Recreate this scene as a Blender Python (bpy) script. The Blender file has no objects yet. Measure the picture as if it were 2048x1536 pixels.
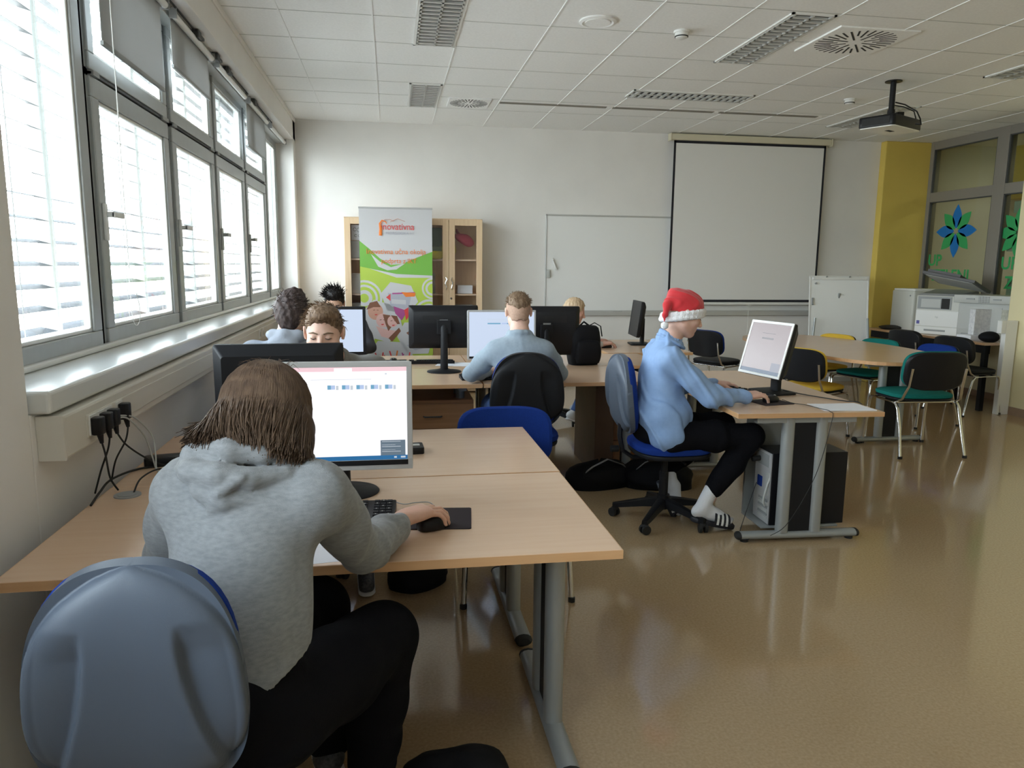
import bpy, bmesh, math, random
import numpy as np
from mathutils import Vector, Matrix
random.seed(7); np.random.seed(7)
C = bpy.context.scene.collection
scn = bpy.context.scene
PI = math.pi
V = Vector

# ---------------------------------------------------------------- camera
cam_d = bpy.data.cameras.new('camera'); cam = bpy.data.objects.new('camera', cam_d); C.objects.link(cam)
cam_d.sensor_width = 36.0; cam_d.sensor_fit = 'HORIZONTAL'; cam_d.lens = 1484.0/2048*36
cam_d.clip_start = 0.05; cam_d.clip_end = 200
_R = np.array([[0.98703506, -0.01593313, 0.159712], [-0.16021484, -0.15758837, 0.97442142], [0.00964317, -0.98737634, -0.15809797]])
cam.matrix_world = Matrix(((_R[0,0], -_R[0,1], -_R[0,2], 0), (_R[1,0], -_R[1,1], -_R[1,2], 0), (_R[2,0], -_R[2,1], -_R[2,2], 1.51), (0,0,0,1)))
scn.camera = cam

# ---------------------------------------------------------------- world / light / exposure
scn.view_settings.view_transform = 'Standard'; scn.view_settings.look = 'None'
scn.view_settings.gamma = 1; scn.view_settings.use_curve_mapping = False
scn.view_settings.exposure = 0.0
w = bpy.data.worlds.new('World'); scn.world = w; w.use_nodes = True
bg = w.node_tree.nodes['Background']; bg.inputs[1].default_value = 17.0
_nt = w.node_tree; _tc = _nt.nodes.new('ShaderNodeTexCoord'); _sp = _nt.nodes.new('ShaderNodeSeparateXYZ'); _cr = _nt.nodes.new('ShaderNodeValToRGB'); _mr = _nt.nodes.new('ShaderNodeMapRange')
_mr.inputs[1].default_value = -1; _mr.inputs[2].default_value = 1; _nt.links.new(_tc.outputs['Generated'], _sp.inputs[0]); _nt.links.new(_sp.outputs['Z'], _mr.inputs[0]); _nt.links.new(_mr.outputs[0], _cr.inputs[0]); _nt.links.new(_cr.outputs[0], bg.inputs[0])
# overcast day: bright haze along the horizon, softer zenith, pale paving below
_e = _cr.color_ramp.elements; _e[0].position = 0.0; _e[0].color = (0.50,0.52,0.53,1); _e[1].position = 1.0; _e[1].color = (0.38,0.44,0.53,1)
for _p, _c in ((0.40,(0.66,0.69,0.71,1)),(0.49,(0.89,0.94,0.97,1)),(0.58,(0.93,0.98,1.04,1)),(0.75,(0.55,0.62,0.71,1))):
    _k = _cr.color_ramp.elements.new(_p); _k.color = _c
def area(name, loc, rot, sx, sy, power, col=(1,1,1), portal=False):
    l = bpy.data.lights.new(name, 'AREA'); l.shape = 'RECTANGLE'; l.size = sx; l.size_y = sy; l.energy = power; l.color = col
    if portal: l.cycles.is_portal = True
    o = bpy.data.objects.new(name, l); o.location = loc; o.rotation_euler = rot; C.objects.link(o); return o
# portals: they only guide the sampling of the daylight that comes through the window openings, one of them unseen and added
area('portal_window', (-1.62, 5.72, 2.0), (0, -PI/2, 0), 1.8, 6.9, 1, portal=True)
area('portal_added_window', (-1.62, 0.3, 2.0), (0, -PI/2, 0), 1.8, 1.7, 1, portal=True)
area('corridor_fill', (8.3, 7.2, 3.0), (0, 0, 0), 0.6, 2.0, 17, (1.0, 0.93, 0.75))  # added fill light so the corridor behind the glass is not dark
scn.cycles.max_bounces = 10; scn.cycles.diffuse_bounces = 6; scn.cycles.glossy_bounces = 4
scn.cycles.transparent_max_bounces = 16
scn.cycles.sample_clamp_indirect = 8
scn.cycles.use_denoising = True

# ---------------------------------------------------------------- materials
def mat(name, col, rough=0.5, metal=0.0, var=0.0, vscale=20.0, bump=0.0, bscale=60.0, stretch=(1,1,1), coat=0.0, emit=None, estr=0.0, spec=0.5, alpha=1.0, col2=None, sheen=0.0):
    m = bpy.data.materials.new(name); m.use_nodes = True
    nt = m.node_tree; b = nt.nodes['Principled BSDF']
    b.inputs['Base Color'].default_value = (*col, 1); b.inputs['Roughness'].default_value = rough
    b.inputs['Metallic'].default_value = metal; b.inputs['Coat Weight'].default_value = coat
    b.inputs['Specular IOR Level'].default_value = spec; b.inputs['Coat Roughness'].default_value = 0.08
    if sheen: b.inputs['Sheen Weight'].default_value = sheen
    if emit: b.inputs['Emission Color'].default_value = (*emit, 1); b.inputs['Emission Strength'].default_value = estr
    if alpha < 1: b.inputs['Alpha'].default_value = alpha
    if var or bump or col2:
        tc = nt.nodes.new('ShaderNodeTexCoord'); mp = nt.nodes.new('ShaderNodeMapping'); mp.inputs['Scale'].default_value = stretch
        nt.links.new(tc.outputs['Object'], mp.inputs[0])
    if var or col2:
        n = nt.nodes.new('ShaderNodeTexNoise'); n.inputs['Scale'].default_value = vscale; n.inputs['Detail'].default_value = 6
        nt.links.new(mp.outputs[0], n.inputs['Vector'])
        cr = nt.nodes.new('ShaderNodeValToRGB'); e = cr.color_ramp.elements
        e[0].position = 0.32; e[1].position = 0.68
        if col2: a, c = col, col2
        else: a, c = tuple(max(0, x*(1-var)) for x in col), tuple(min(1, x*(1+var)) for x in col)
        e[0].color = (*a, 1); e[1].color = (*c, 1)
        nt.links.new(n.outputs['Fac'], cr.inputs[0]); nt.links.new(cr.outputs[0], b.inputs['Base Color'])
    if bump:
        n2 = nt.nodes.new('ShaderNodeTexNoise'); n2.inputs['Scale'].default_value = bscale; n2.inputs['Detail'].default_value = 4
        nt.links.new(mp.outputs[0], n2.inputs['Vector'])
        bp = nt.nodes.new('ShaderNodeBump'); bp.inputs['Strength'].default_value = bump; bp.inputs['Distance'].default_value = 0.01
        nt.links.new(n2.outputs['Fac'], bp.inputs['Height']); nt.links.new(bp.outputs[0], b.inputs['Normal'])
    return m
def glassmat(name, tint=(0.95,0.98,0.97), refl=1.0):
    m = bpy.data.materials.new(name); m.use_nodes = True; nt = m.node_tree; nt.nodes.clear()
    o = nt.nodes.new('ShaderNodeOutputMaterial'); mx = nt.nodes.new('ShaderNodeMixShader')
    t = nt.nodes.new('ShaderNodeBsdfTransparent'); t.inputs[0].default_value = (*tint, 1)
    g = nt.nodes.new('ShaderNodeBsdfGlossy'); g.inputs['Roughness'].default_value = 0.02
    f = nt.nodes.new('ShaderNodeLayerWeight'); f.inputs['Blend'].default_value = 0.5
    pw_ = nt.nodes.new('ShaderNodeMath'); pw_.operation = 'POWER'; pw_.inputs[1].default_value = 5
    ml = nt.nodes.new('ShaderNodeMath'); ml.operation = 'MULTIPLY_ADD'; ml.inputs[1].default_value = 0.95*refl; ml.inputs[2].default_value = 0.045*refl
    nt.links.new(f.outputs['Facing'], pw_.inputs[0]); nt.links.new(pw_.outputs[0], ml.inputs[0]); nt.links.new(ml.outputs[0], mx.inputs[0])
    nt.links.new(t.outputs[0], mx.inputs[1]); nt.links.new(g.outputs[0], mx.inputs[2]); nt.links.new(mx.outputs[0], o.inputs[0])
    return m
def floormat():
    m = mat('linoleum', (0.42,0.32,0.205), 0.32, coat=0.0, spec=0.85)
    nt = m.node_tree; b = nt.nodes['Principled BSDF']
    tc = nt.nodes.new('ShaderNodeTexCoord')
    n1 = nt.nodes.new('ShaderNodeTexNoise'); n1.inputs['Scale'].default_value = 95; n1.inputs['Detail'].default_value = 3
    n2 = nt.nodes.new('ShaderNodeTexNoise'); n2.inputs['Scale'].default_value = 1.3; n2.inputs['Detail'].default_value = 3
    cr = nt.nodes.new('ShaderNodeValToRGB'); e = cr.color_ramp.elements
    e[0].position = 0.3; e[0].color = (0.385,0.27,0.15,1); e[1].position = 0.7; e[1].color = (0.475,0.345,0.205,1)
    k = cr.color_ramp.elements.new(0.5); k.color = (0.43,0.305,0.177,1)
    nt.links.new(tc.outputs['Object'], n1.inputs['Vector']); nt.links.new(tc.outputs['Object'], n2.inputs['Vector'])
    nt.links.new(n1.outputs['Fac'], cr.inputs[0]); nt.links.new(cr.outputs[0], b.inputs['Base Color'])
    mr = nt.nodes.new('ShaderNodeMapRange'); mr.inputs[1].default_value = 0.3; mr.inputs[2].default_value = 0.7; mr.inputs[3].default_value = 0.065; mr.inputs[4].default_value = 0.13
    nt.links.new(n2.outputs['Fac'], mr.inputs[0]); nt.links.new(mr.outputs[0], b.inputs['Roughness'])
    bp = nt.nodes.new('ShaderNodeBump'); bp.inputs['Strength'].default_value = 0.035; bp.inputs['Distance'].default_value = 0.01
    n3 = nt.nodes.new('ShaderNodeTexNoise'); n3.inputs['Scale'].default_value = 5; n3.inputs['Detail'].default_value = 2
    nt.links.new(tc.outputs['Object'], n3.inputs['Vector']); nt.links.new(n3.outputs['Fac'], bp.inputs['Height']); nt.links.new(bp.outputs[0], b.inputs['Normal'])
    return m
def woodmat(name, c1, c2, rough=0.35, axis=0):
    m = mat(name, c1, rough); nt = m.node_tree; b = nt.nodes['Principled BSDF']
    tc = nt.nodes.new('ShaderNodeTexCoord'); mp = nt.nodes.new('ShaderNodeMapping')
    s = [28, 28, 28]; s[axis] = 1.6; mp.inputs['Scale'].default_value = s
    n = nt.nodes.new('ShaderNodeTexNoise'); n.inputs['Scale'].default_value = 1.5; n.inputs['Detail'].default_value = 7; n.inputs['Distortion'].default_value = 0.4
    cr = nt.nodes.new('ShaderNodeValToRGB'); e = cr.color_ramp.elements; e[0].position = 0.35; e[1].position = 0.7
    e[0].color = (*c1, 1); e[1].color = (*c2, 1)
    nt.links.new(tc.outputs['Object'], mp.inputs[0]); nt.links.new(mp.outputs[0], n.inputs['Vector']); nt.links.new(n.outputs['Fac'], cr.inputs[0]); nt.links.new(cr.outputs[0], b.inputs['Base Color'])
    return m
M = dict(
    wall=mat('wall_paint', (0.82,0.80,0.775), 0.7, var=0.02, vscale=3, bump=0.03, bscale=200),
    yellow=mat('yellow_paint', (0.70,0.52,0.11), 0.65, var=0.03, vscale=3, bump=0.03, bscale=200),
    cream=mat('pale_lit_yellow', (0.80,0.72,0.45), 0.65, var=0.02, vscale=3, bump=0.03, bscale=200),  # yellow wall paint, paled to hold the window light
    ceil=mat('ceiling_tile', (0.90,0.90,0.89), 0.85, var=0.03, vscale=60, bump=0.05, bscale=300),
    tbar=mat('ceiling_bar', (0.88,0.88,0.87), 0.6), tline=mat('ceiling_joint', (0.42,0.42,0.40), 0.8),
    floor=floormat(),
    base=mat('brown_skirting', (0.30,0.20,0.13), 0.45, var=0.05),
    alu=mat('window_aluminium', (0.40,0.42,0.42), 0.35, metal=0.25, var=0.03), gap=mat('dark_gasket', (0.06,0.065,0.065), 0.6),
    sill=mat('sill_white', (0.74,0.75,0.73), 0.22, spec=0.6), trunk=mat('trunking_pvc', (0.72,0.69,0.62), 0.45),
    glass=glassmat('window_glass'), glassd=glassmat('partition_glass', (0.80,0.84,0.76), 1.0), cabglass=glassmat('cabinet_glass', (0.97,0.97,0.97), 0.8),
    slat=mat('blind_slat', (0.07,0.073,0.08), 0.6, spec=0.2), shade=None,
    white=mat('white_plastic', (0.80,0.80,0.78), 0.35), black=mat('black_plastic', (0.011,0.011,0.013), 0.38, spec=0.28),
    blackm=mat('matt_black_plastic', (0.012,0.0125,0.015), 0.5, spec=0.25), rubber=mat('rubber', (0.015,0.015,0.015), 0.7),
    desk=woodmat('beech_laminate', (0.66,0.455,0.315), (0.685,0.48,0.335), 0.24), deskedge=woodmat('beech_edge', (0.60,0.34,0.16), (0.66,0.39,0.20), 0.4),
    steel=mat('grey_steel', (0.36,0.38,0.38), 0.38, metal=0.35), chrome=mat('chrome', (0.75,0.75,0.74), 0.12, metal=1.0),
    darkgrey=mat('dark_grey_plastic', (0.085,0.105,0.140), 0.45, bump=0.10, bscale=900), silver=mat('silver_plastic', (0.50,0.50,0.50), 0.4, metal=0.2),
    blue=mat('blue_fabric', (0.009,0.034,0.215), 0.85, var=0.12, vscale=300, bump=0.2, bscale=500, spec=0.15),
    green=mat('green_fabric', (0.009,0.16,0.14), 0.85, var=0.12, vscale=300, bump=0.2, bscale=500, spec=0.15),
    yfab=mat('yellow_fabric', (0.70,0.45,0.04), 0.85, var=0.1, vscale=300, bump=0.2, bscale=500),
    cabwood=woodmat('light_maple', (0.70,0.50,0.31), (0.76,0.57,0.37), 0.4, axis=2), cabin=woodmat('shelf_maple', (0.76,0.56,0.40), (0.80,0.60,0.44), 0.5),
    drawer=woodmat('red_beech', (0.40,0.20,0.09), (0.46,0.24,0.115), 0.4), board=mat('whiteboard_enamel', (0.84,0.84,0.83), 0.22), boardframe=mat('anodised_frame', (0.55,0.55,0.54), 0.4, metal=0.3),
    screenf=mat('projection_fabric', (0.80,0.79,0.77), 0.8), blackedge=mat('screen_border', (0.012,0.012,0.02), 0.7),
    ivory=mat('ivory_housing', (0.66,0.61,0.46), 0.5), paper=mat('paper', (0.82,0.83,0.88), 0.7),
    beige=mat('printer_beige', (0.62,0.62,0.57), 0.45), greyp=mat('grey_plastic', (0.30,0.31,0.31), 0.45), lgrey=mat('light_grey_plastic', (0.50,0.51,0.49), 0.45),
    reflector=mat('louvre_metal', (0.62,0.62,0.60), 0.35, metal=0.2), dark=mat('deep_dark', (0.03,0.03,0.03), 0.8),
    nylon=mat('black_nylon', (0.008,0.008,0.010), 0.7, bump=0.15, bscale=300, spec=0.15),
)

# roller fabric: grey cloth that lets a little daylight through
_m = bpy.data.materials.new('roller_fabric'); _m.use_nodes = True; _n = _m.node_tree; _b = _n.nodes['Principled BSDF']; _b.inputs['Base Color'].default_value = (0.55,0.56,0.56,1); _b.inputs['Roughness'].default_value = 0.8
_t = _n.nodes.new('ShaderNodeBsdfTranslucent'); _t.inputs[0].default_value = (0.45,0.45,0.45,1); _x = _n.nodes.new('ShaderNodeMixShader'); _x.inputs[0].default_value = 0.34
_n.links.new(_b.outputs[0], _x.inputs[1]); _n.links.new(_t.outputs[0], _x.inputs[2]); _n.links.new(_x.outputs[0], _n.nodes['Material Output'].inputs[0]); M['shade'] = _m

# ---------------------------------------------------------------- mesh helpers
class MB:
    def __init__(s): s.v = []; s.f = []; s.m = []
    def add(s, vs, fs, mi=0, T=None):
        k = len(s.v)
        if T is not None: vs = [T @ V(v) for v in vs]
        s.v += [tuple(v) for v in vs]; s.f += [tuple(i+k for i in f) for f in fs]; s.m += [mi]*len(fs); return s
    def box(s, x0, x1, y0, y1, z0, z1, mi=0, T=None):
        vs = [(x0,y0,z0),(x1,y0,z0),(x1,y1,z0),(x0,y1,z0),(x0,y0,z1),(x1,y0,z1),(x1,y1,z1),(x0,y1,z1)]
        return s.add(vs, [(0,3,2,1),(4,5,6,7),(0,1,5,4),(1,2,6,5),(2,3,7,6),(3,0,4,7)], mi, T)
    def prism(s, poly, z0, z1, mi=0, T=None, side=None):          # poly in xy, counter-clockwise
        n = len(poly); vs = [(x,y,z0) for x,y in poly]+[(x,y,z1) for x,y in poly]
        s.add(vs, [tuple(range(n-1,-1,-1)), tuple(range(n,2*n))], mi, T)
        return s.add(vs, [(i,(i+1)%n,n+(i+1)%n,n+i) for i in range(n)], mi if side is None else side, T)
    def ring(s, rings, mi=0, cap=True, T=None):                   # list of closed loops joined
        n = len(rings[0]); vs = [p for r in rings for p in r]; fs = []
        for a in range(len(rings)-1):
            for i in range(n): fs.append((a*n+i, a*n+(i+1)%n, (a+1)*n+(i+1)%n, (a+1)*n+i))
        if cap: fs.append(tuple(range(n-1,-1,-1))); fs.append(tuple((len(rings)-1)*n+i for i in range(n)))
        return s.add(vs, fs, mi, T)
    def tube(s, pts, r, n=8, mi=0, flat=1.0, cap=True, T=None):
        pts = [V(p) for p in pts]; k = len(pts); rs = r if isinstance(r,(list,tuple)) else [r]*k
        rings = []; u = None
        for i,p in enumerate(pts):
            d = (pts[min(i+1,k-1)]-pts[max(i-1,0)])
            if d.length < 1e-9: d = V((0,0,1))
            d.normalize()
            if u is None: u = d.cross(V((0,0,1))) if abs(d.z) < 0.9 else d.cross(V((0,1,0)))
            u = (u - d*u.dot(d))
            if u.length < 1e-6: u = d.cross(V((0,1,0)))
            u.normalize(); w_ = d.cross(u)
            rings.append([tuple(p + (u*math.cos(2*PI*j/n) + w_*math.sin(2*PI*j/n)*flat)*rs[i]) for j in range(n)])
        return s.ring(rings, mi, cap, T)
    def cyl(s, c, r, z0, z1, n=24, mi=0, r2=None, T=None):
        r2 = r if r2 is None else r2
        return s.ring([[(c[0]+a*math.cos(2*PI*j/n), c[1]+a*math.sin(2*PI*j/n), z) for j in range(n)] for a,z in ((r,z0),(r2,z1))], mi, True, T)
    def lathe(s, c, prof, n=24, mi=0, sx=1, sy=1, T=None):        # prof: (radius, z)
        return s.ring([[(c[0]+sx*a*math.cos(2*PI*j/n), c[1]+sy*a*math.sin(2*PI*j/n), z) for j in range(n)] for a,z in prof], mi, True, T)
    def rbox(s, x0, x1, y0, y1, z0, z1, r, mi=0, n=5, T=None, e=0.0): # rounded in plan, soft top and bottom edge e
        def pl(q):
            P_ = []
            for cx,cy,a0 in ((x1-r,y1-r,0),(x0+r,y1-r,90),(x0+r,y0+r,180),(x1-r,y0+r,270)):
                for i in range(n+1):
                    a = math.radians(a0+90*i/n); P_.append((cx+(r-q)*math.cos(a), cy+(r-q)*math.sin(a)))
            return P_
        lv = [(0,z0),(0,z1)] if not e else [(e,z0),(e*0.3,z0+e*0.3),(0,z0+e),(0,z1-e),(e*0.3,z1-e*0.3),(e,z1)]
        return s.ring([[(x,y,z) for x,y in pl(min(q,r*0.9))] for q,z in lv], mi, True, T)
    def ball(s, c, r, n=16, mi=0, T=None):
        rr = r if isinstance(r,(tuple,list)) else (r,r,r); rings = []
        for i in range(1, n):
            t = PI*i/n
            rings.append([(c[0]+rr[0]*math.sin(t)*math.cos(2*PI*j/n), c[1]+rr[1]*math.sin(t)*math.sin(2*PI*j/n), c[2]-rr[2]*math.cos(t)) for j in range(n)])
        return s.ring(rings, mi, True, T)
def obj(name, mb, mats, parent=None, smooth=False, bevel=0.0, loc=None, rot=None, seg=2):
    me = bpy.data.meshes.new(name); me.from_pydata(mb.v, [], mb.f)
    mats = mats if isinstance(mats,(list,tuple)) else [mats]
    for m in mats: me.materials.append(M[m] if isinstance(m,str) else m)
    me.polygons.foreach_set('material_index', mb.m)
    bm = bmesh.new(); bm.from_mesh(me); bmesh.ops.recalc_face_normals(bm, faces=bm.faces); bm.to_mesh(me); bm.free()
    o = bpy.data.objects.new(name, me); C.objects.link(o)
    if parent: o.parent = parent
    if loc: o.location = loc
    if rot: o.rotation_euler = rot
    if smooth:
        me.polygons.foreach_set('use_smooth', [True]*len(me.polygons))
        try: me.set_sharp_from_angle(angle=math.radians(40 if smooth is True else smooth))
        except Exception: pass
    if bevel:
        b = o.modifiers.new('bevel','BEVEL'); b.width = bevel; b.segments = seg; b.limit_method = 'ANGLE'; b.angle_limit = math.radians(50)
    return o
def tag(o, label, cat, group=None):
    o['label'] = label; o['category'] = cat
    if group: o['group'] = group
    return o
def thing(name, label, cat, loc=(0,0,0), rotz=0.0, group=None):
    o = bpy.data.objects.new(name, None); o.empty_display_size = 0.1; C.objects.link(o)
    o.location = loc; o.rotation_euler = (0,0,rotz); return tag(o, label, cat, group)
def dup(root, loc, rotz, label, group=None):
    def cp(o, par):
        c = o.copy(); C.objects.link(c)
        if par: c.parent = par
        for ch in o.children: cp(ch, c)
        return c
    r = cp(root, None); r.location = loc; r.rotation_euler = (0,0,rotz); r['label'] = label
    if group: r['group'] = group
    return r
def struct(name, mb, mats, parent=None, **k):
    o = obj(name, mb, mats, parent, **k)
    if not parent: o['kind'] = 'structure'
    return o
def textobj(name, s, size, m, parent, loc, rot=(0,0,0), ext=0.0005, align='CENTER', sx=1.0, bold=0.0):
    cu = bpy.data.curves.new(name, 'FONT'); cu.body = s; cu.size = size; cu.extrude = ext; cu.align_x = align; cu.offset = bold; cu.resolution_u = 3
    t = bpy.data.objects.new(name+'_tmp', cu); C.objects.link(t)
    dg = bpy.context.evaluated_depsgraph_get(); me = bpy.data.meshes.new_from_object(t.evaluated_get(dg))
    bpy.data.objects.remove(t); me.materials.clear(); me.materials.append(M[m] if isinstance(m,str) else m)
    o = bpy.data.objects.new(name, me); C.objects.link(o); o.parent = parent; o.location = loc; o.rotation_euler = rot; o.scale = (sx,1,1); return o
def Tm(loc=(0,0,0), rot=(0,0,0)):
    from mathutils import Euler
    return Matrix.Translation(loc) @ Euler(rot).to_matrix().to_4x4()
# ================================================================ THE ROOM
XL, YB, ZC = -1.05, 9.1, 3.13
Y0 = -2.6
struct('floor', MB().box(-1.5, 9.6, Y0-0.2, 10.2, -0.1, 0), 'floor')
# ceiling: tiles with raised runners along the depth and hairline cross joints
cb = MB().box(-1.6, 9.6, Y0-0.2, 10.2, ZC, ZC+0.12, 0)
xs = [-0.69+0.6*i for i in range(13)]; ys = [5.9-0.6*i for i in range(15)] + [6.5,7.1,7.62,8.15]
for x in xs: cb.box(x-0.005, x+0.005, Y0, YB, ZC-0.004, ZC, 1)
for y in ys:
    if y > Y0: cb.box(XL, 7.0, y-0.003, y+0.003, ZC-0.0012, ZC, 2)
struct('ceiling', cb, ['ceil','tbar','tline'])
# left wall with its window niche and an unseen second one added for light
lw = MB()
ZS, ZH = 1.10, 2.88
def niche_wall(b, ya, yb):
    b.box(XL-0.25, XL, ya, yb, 0, ZC)
niche_wall(lw, Y0, -0.55); niche_wall(lw, 1.15, 2.33); niche_wall(lw, 8.93, YB+0.1)
for a, c in ((-0.55, 1.15), (2.33, YB+0.2)):
    lw.box(XL-0.25, XL, a, c, 0, 1.06); lw.box(XL-0.25, XL, a, c, ZH, ZC)
lw.box(XL-0.25, XL+0.012, Y0, YB, ZC-0.045, ZC)
struct('wall_left', lw, 'wall', bevel=0.006)
struct('wall_back', MB().box(-1.5, 9.6, YB, YB+0.2, 0, ZC), 'wall')
struct('wall_front', MB().box(-1.3, 9.6, Y0-0.2, Y0, 0, ZC), 'wall')
# right side: yellow parapet, glazed partition above, pillar in light-paled yellow, wall behind the camera side
struct('wall_right', MB().box(7.0, 7.12, 6.9, 9.12, 0, 1.08), 'cream')
struct('wall_side', MB().box(7.0, 7.12, Y0, 5.9, 0, ZC), 'cream')
struct('trim_1', MB().box(6.31, 7.06, 8.99, 9.1, 0, ZC), 'yellow', bevel=0.012)     # yellow pilaster in the corner
struct('trim_2', MB().box(6.45, 7.12, 5.9, 6.93, 0, ZC), 'cream', bevel=0.01)        # yellow pillar, window light put into its pale colour
struct('baseboard_right', MB().box(6.985, 7.0, 6.93, 9.0, 0, 0.07), 'base')
struct('baseboard_pillar', MB().box(6.435, 6.45, 5.88, 6.93, 0, 0.085).box(6.45, 7.0, 6.93, 6.945, 0, 0.085), 'base')
struct('baseboard_back', MB().box(-1.3, 6.31, YB-0.012, YB, 0, 0.06), 'lgrey')
# corridor behind the glass
struct('wall_corridor', MB().box(9.3, 9.45, 3, 10.2, 0, ZC, 0).box(7.12, 9.3, 10.05, 10.2, 0, ZC, 0).box(7.12, 9.3, 3, 3.1, 0, ZC, 0), mat('corridor_paint', (0.42,0.38,0.26), 0.8, var=0.04, vscale=1.5))
# partition frame
pf = MB()
for z0, z1 in ((3.03,ZC),(2.37,2.49),(1.08,1.15)): pf.box(6.96, 7.06, 6.93, 9.02, z0, z1)
for y0, y1 in ((8.93,9.02),(7.73,7.90),(6.93,7.0)): pf.box(6.955, 7.06, y0, y1, 1.08, ZC)
dk = MB()
for z0, z1 in ((2.49,3.03),(1.15,2.37)):
    for y0, y1 in ((7.90,8.93),(7.0,7.73)):
        for a in ((y0,y0+0.015,z0,z1),(y1-0.015,y1,z0,z1),(y0,y1,z1-0.012,z1)): dk.box(6.965, 6.99, *a)
pw = struct('window_7', pf, mat('partition_frame', (0.27,0.25,0.22), 0.45, metal=0.2), bevel=0.004)
obj('gasket', dk, 'gap', pw)
gi = 0
for z0, z1 in ((2.49,3.03),(1.15,2.37)):
    for y0, y1 in ((7.90,8.93),(7.0,7.73)): obj('glass_pane', MB().box(7.0, 7.008, y0, y1, z0, z1), 'glassd', pw)
# corridor: added yellow block imitating a reflection in the upper pane
struct('trim_3', MB().box(8.2, 9.2, 8.6, 9.9, 2.45, ZC, 0), 'yellow')

# ---- windows
yw = [2.33, 3.5, 4.7, 5.83, 6.97, 8.1, 8.93]
XF = -1.25
def frame_rect(b, y0, y1, z0, z1, t, x0, x1, mi=0):
    b.box(x0, x1, y0, y1, z0, z0+t, mi); b.box(x0, x1, y0, y1, z1-t, z1, mi)
    b.box(x0, x1, y0, y0+t, z0+t, z1-t, mi); b.box(x0, x1, y1-t, y1, z0+t, z1-t, mi)
def build_window(n, y0, y1, split, rear=False):
    root = bpy.data.objects.new('window_%d' % n, None); C.objects.link(root); root['kind'] = 'structure'
    root.location = (XF, (y0+y1)/2, 1.1); hy = (y1-y0)/2
    f = MB(); zb, zt, zm = 0.0, 1.78, 1.20
    frame_rect(f, -hy, hy, zb, zt, 0.055, -0.05, 0.0)
    panes = []
    if split:
        f.box(-0.05, 0.0, -hy, hy, zm-0.02, zm+0.02)
    obj('window_frame', f, 'alu', root, bevel=0.004)
    gk = MB()
    for s in (-1, 1):
        if s*hy+0.0 : gk.box(-0.005, 0.004, s*hy-0.006, s*hy+0.006, zb+0.02, zt)
    if split: gk.box(0.0, 0.016, -hy+0.05, hy-0.04, zm-0.008, zm+0.004)
    obj('gasket', gk, 'gap', root)
    def sash(za, zc_):
        s = MB(); t = 0.085 if za < 0.5 else 0.07
        frame_rect(s, -hy+0.035, hy-0.035, za, zc_, t, -0.03, 0.014)
        frame_rect(s, -hy+0.035+t, hy-0.035-t, za+t, zc_-t, 0.016, -0.02, 0.004, 1)
        so = obj('sash', s, ['alu','white'], root, bevel=0.005)
        obj('glass_pane', MB().box(-0.016, -0.010, -hy+0.035+t, hy-0.035-t, za+t, zc_-t), 'glass', so)
        return so
    if split:
        lo = sash(zb+0.03, zm-0.015); up = sash(zm+0.012, zt-0.03)
        h = MB().box(0.014, 0.028, -hy+0.060, -hy+0.092, 0.50, 0.66).box(0.028, 0.062, -hy+0.068, -hy+0.084, 0.60, 0.625).box(0.048, 0.064, -hy+0.068, -hy+0.19, 0.60, 0.625)
        hm = 'white' if n in (2,3) else 'lgrey'
        obj('window_handle', h, hm, lo, bevel=0.004)
        st = MB().box(0.0, 0.024, -hy+0.05, -hy+0.12, zm-0.012, zm+0.008).box(0.0, 0.024, hy-0.16, hy-0.05, zm-0.012, zm+0.008)
        obj('stay_hinge', st, 'greyp', up)
    else:
        sash(zb+0.03, zt-0.03)
    return root
for i in range(6): build_window(i+1, yw[i], yw[i+1], 0 < i < 5)
build_window(8, -0.55, 1.15, False)  # unseen window near the camera, added to light the foreground
# sill, header with its rail
sl = MB().box(-1.25, -0.995, 2.34, 8.93, 1.06, 1.13).box(-1.25, -1.215, 2.34, 8.93, 1.13, 1.155)
struct('trim_4', sl, 'sill', bevel=0.012, seg=3)
struct('trim_5', MB().box(-1.25, -0.995, -0.55, 1.15, 1.06, 1.13), 'sill', bevel=0.012, seg=3)  # sill of the added unseen window
hd = MB().box(-1.25, -1.17, 2.33, 8.93, 2.83, 2.88, 0).box(-1.17, -1.145, 2.33, 8.93, 2.855, 2.88, 0)
struct('trim_6', hd, 'lgrey', bevel=0.004)
# exterior louvre blinds
for i in range(6):
    y0, y1 = yw[i]+0.03, yw[i+1]-0.03
    t = thing('louvre_blind', ['outdoor louvre blind behind the tall window nearest the camera','outdoor louvre blind behind the second window from the camera','outdoor louvre blind behind the third window from the camera','outdoor louvre blind behind the fourth window from the camera','outdoor louvre blind behind the fifth window from the camera','outdoor louvre blind behind the last narrow window beside the back wall'][i], 'window blind', (-1.45, (y0+y1)/2, 1.12), 0, 'outdoor louvre blinds')
    b = MB(); hh = (y1-y0)/2
    tilt = math.radians(15)
    for k in range(19):
        z = 0.10 + 0.0925*k
        T_ = Matrix.Translation((0,0,z)) @ Matrix.Rotation(tilt, 4, 'Y')
        b.box(-0.034, 0.034, -hh, hh, -0.0009, 0.0009, 0, T_)
    obj('slats', b, 'slat', t)
    c = MB()
    for yy in (-hh*0.55, hh*0.45): c.tube([(0.037,yy,0.02),(0.037,yy,1.80)], 0.0025, 5)
    obj('lift_cord', c, 'greyp', t)
    g = MB().box(-0.02, 0.03, -hh-0.02, -hh-0.005, 0, 1.8).box(-0.02, 0.03, hh+0.005, hh+0.02, 0, 1.8)
    obj('guide_rail', g, 'lgrey', t); obj('head_box', MB().box(-0.05, 0.15, -hh, hh, 1.79, 1.87), 'lgrey', t)
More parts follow.
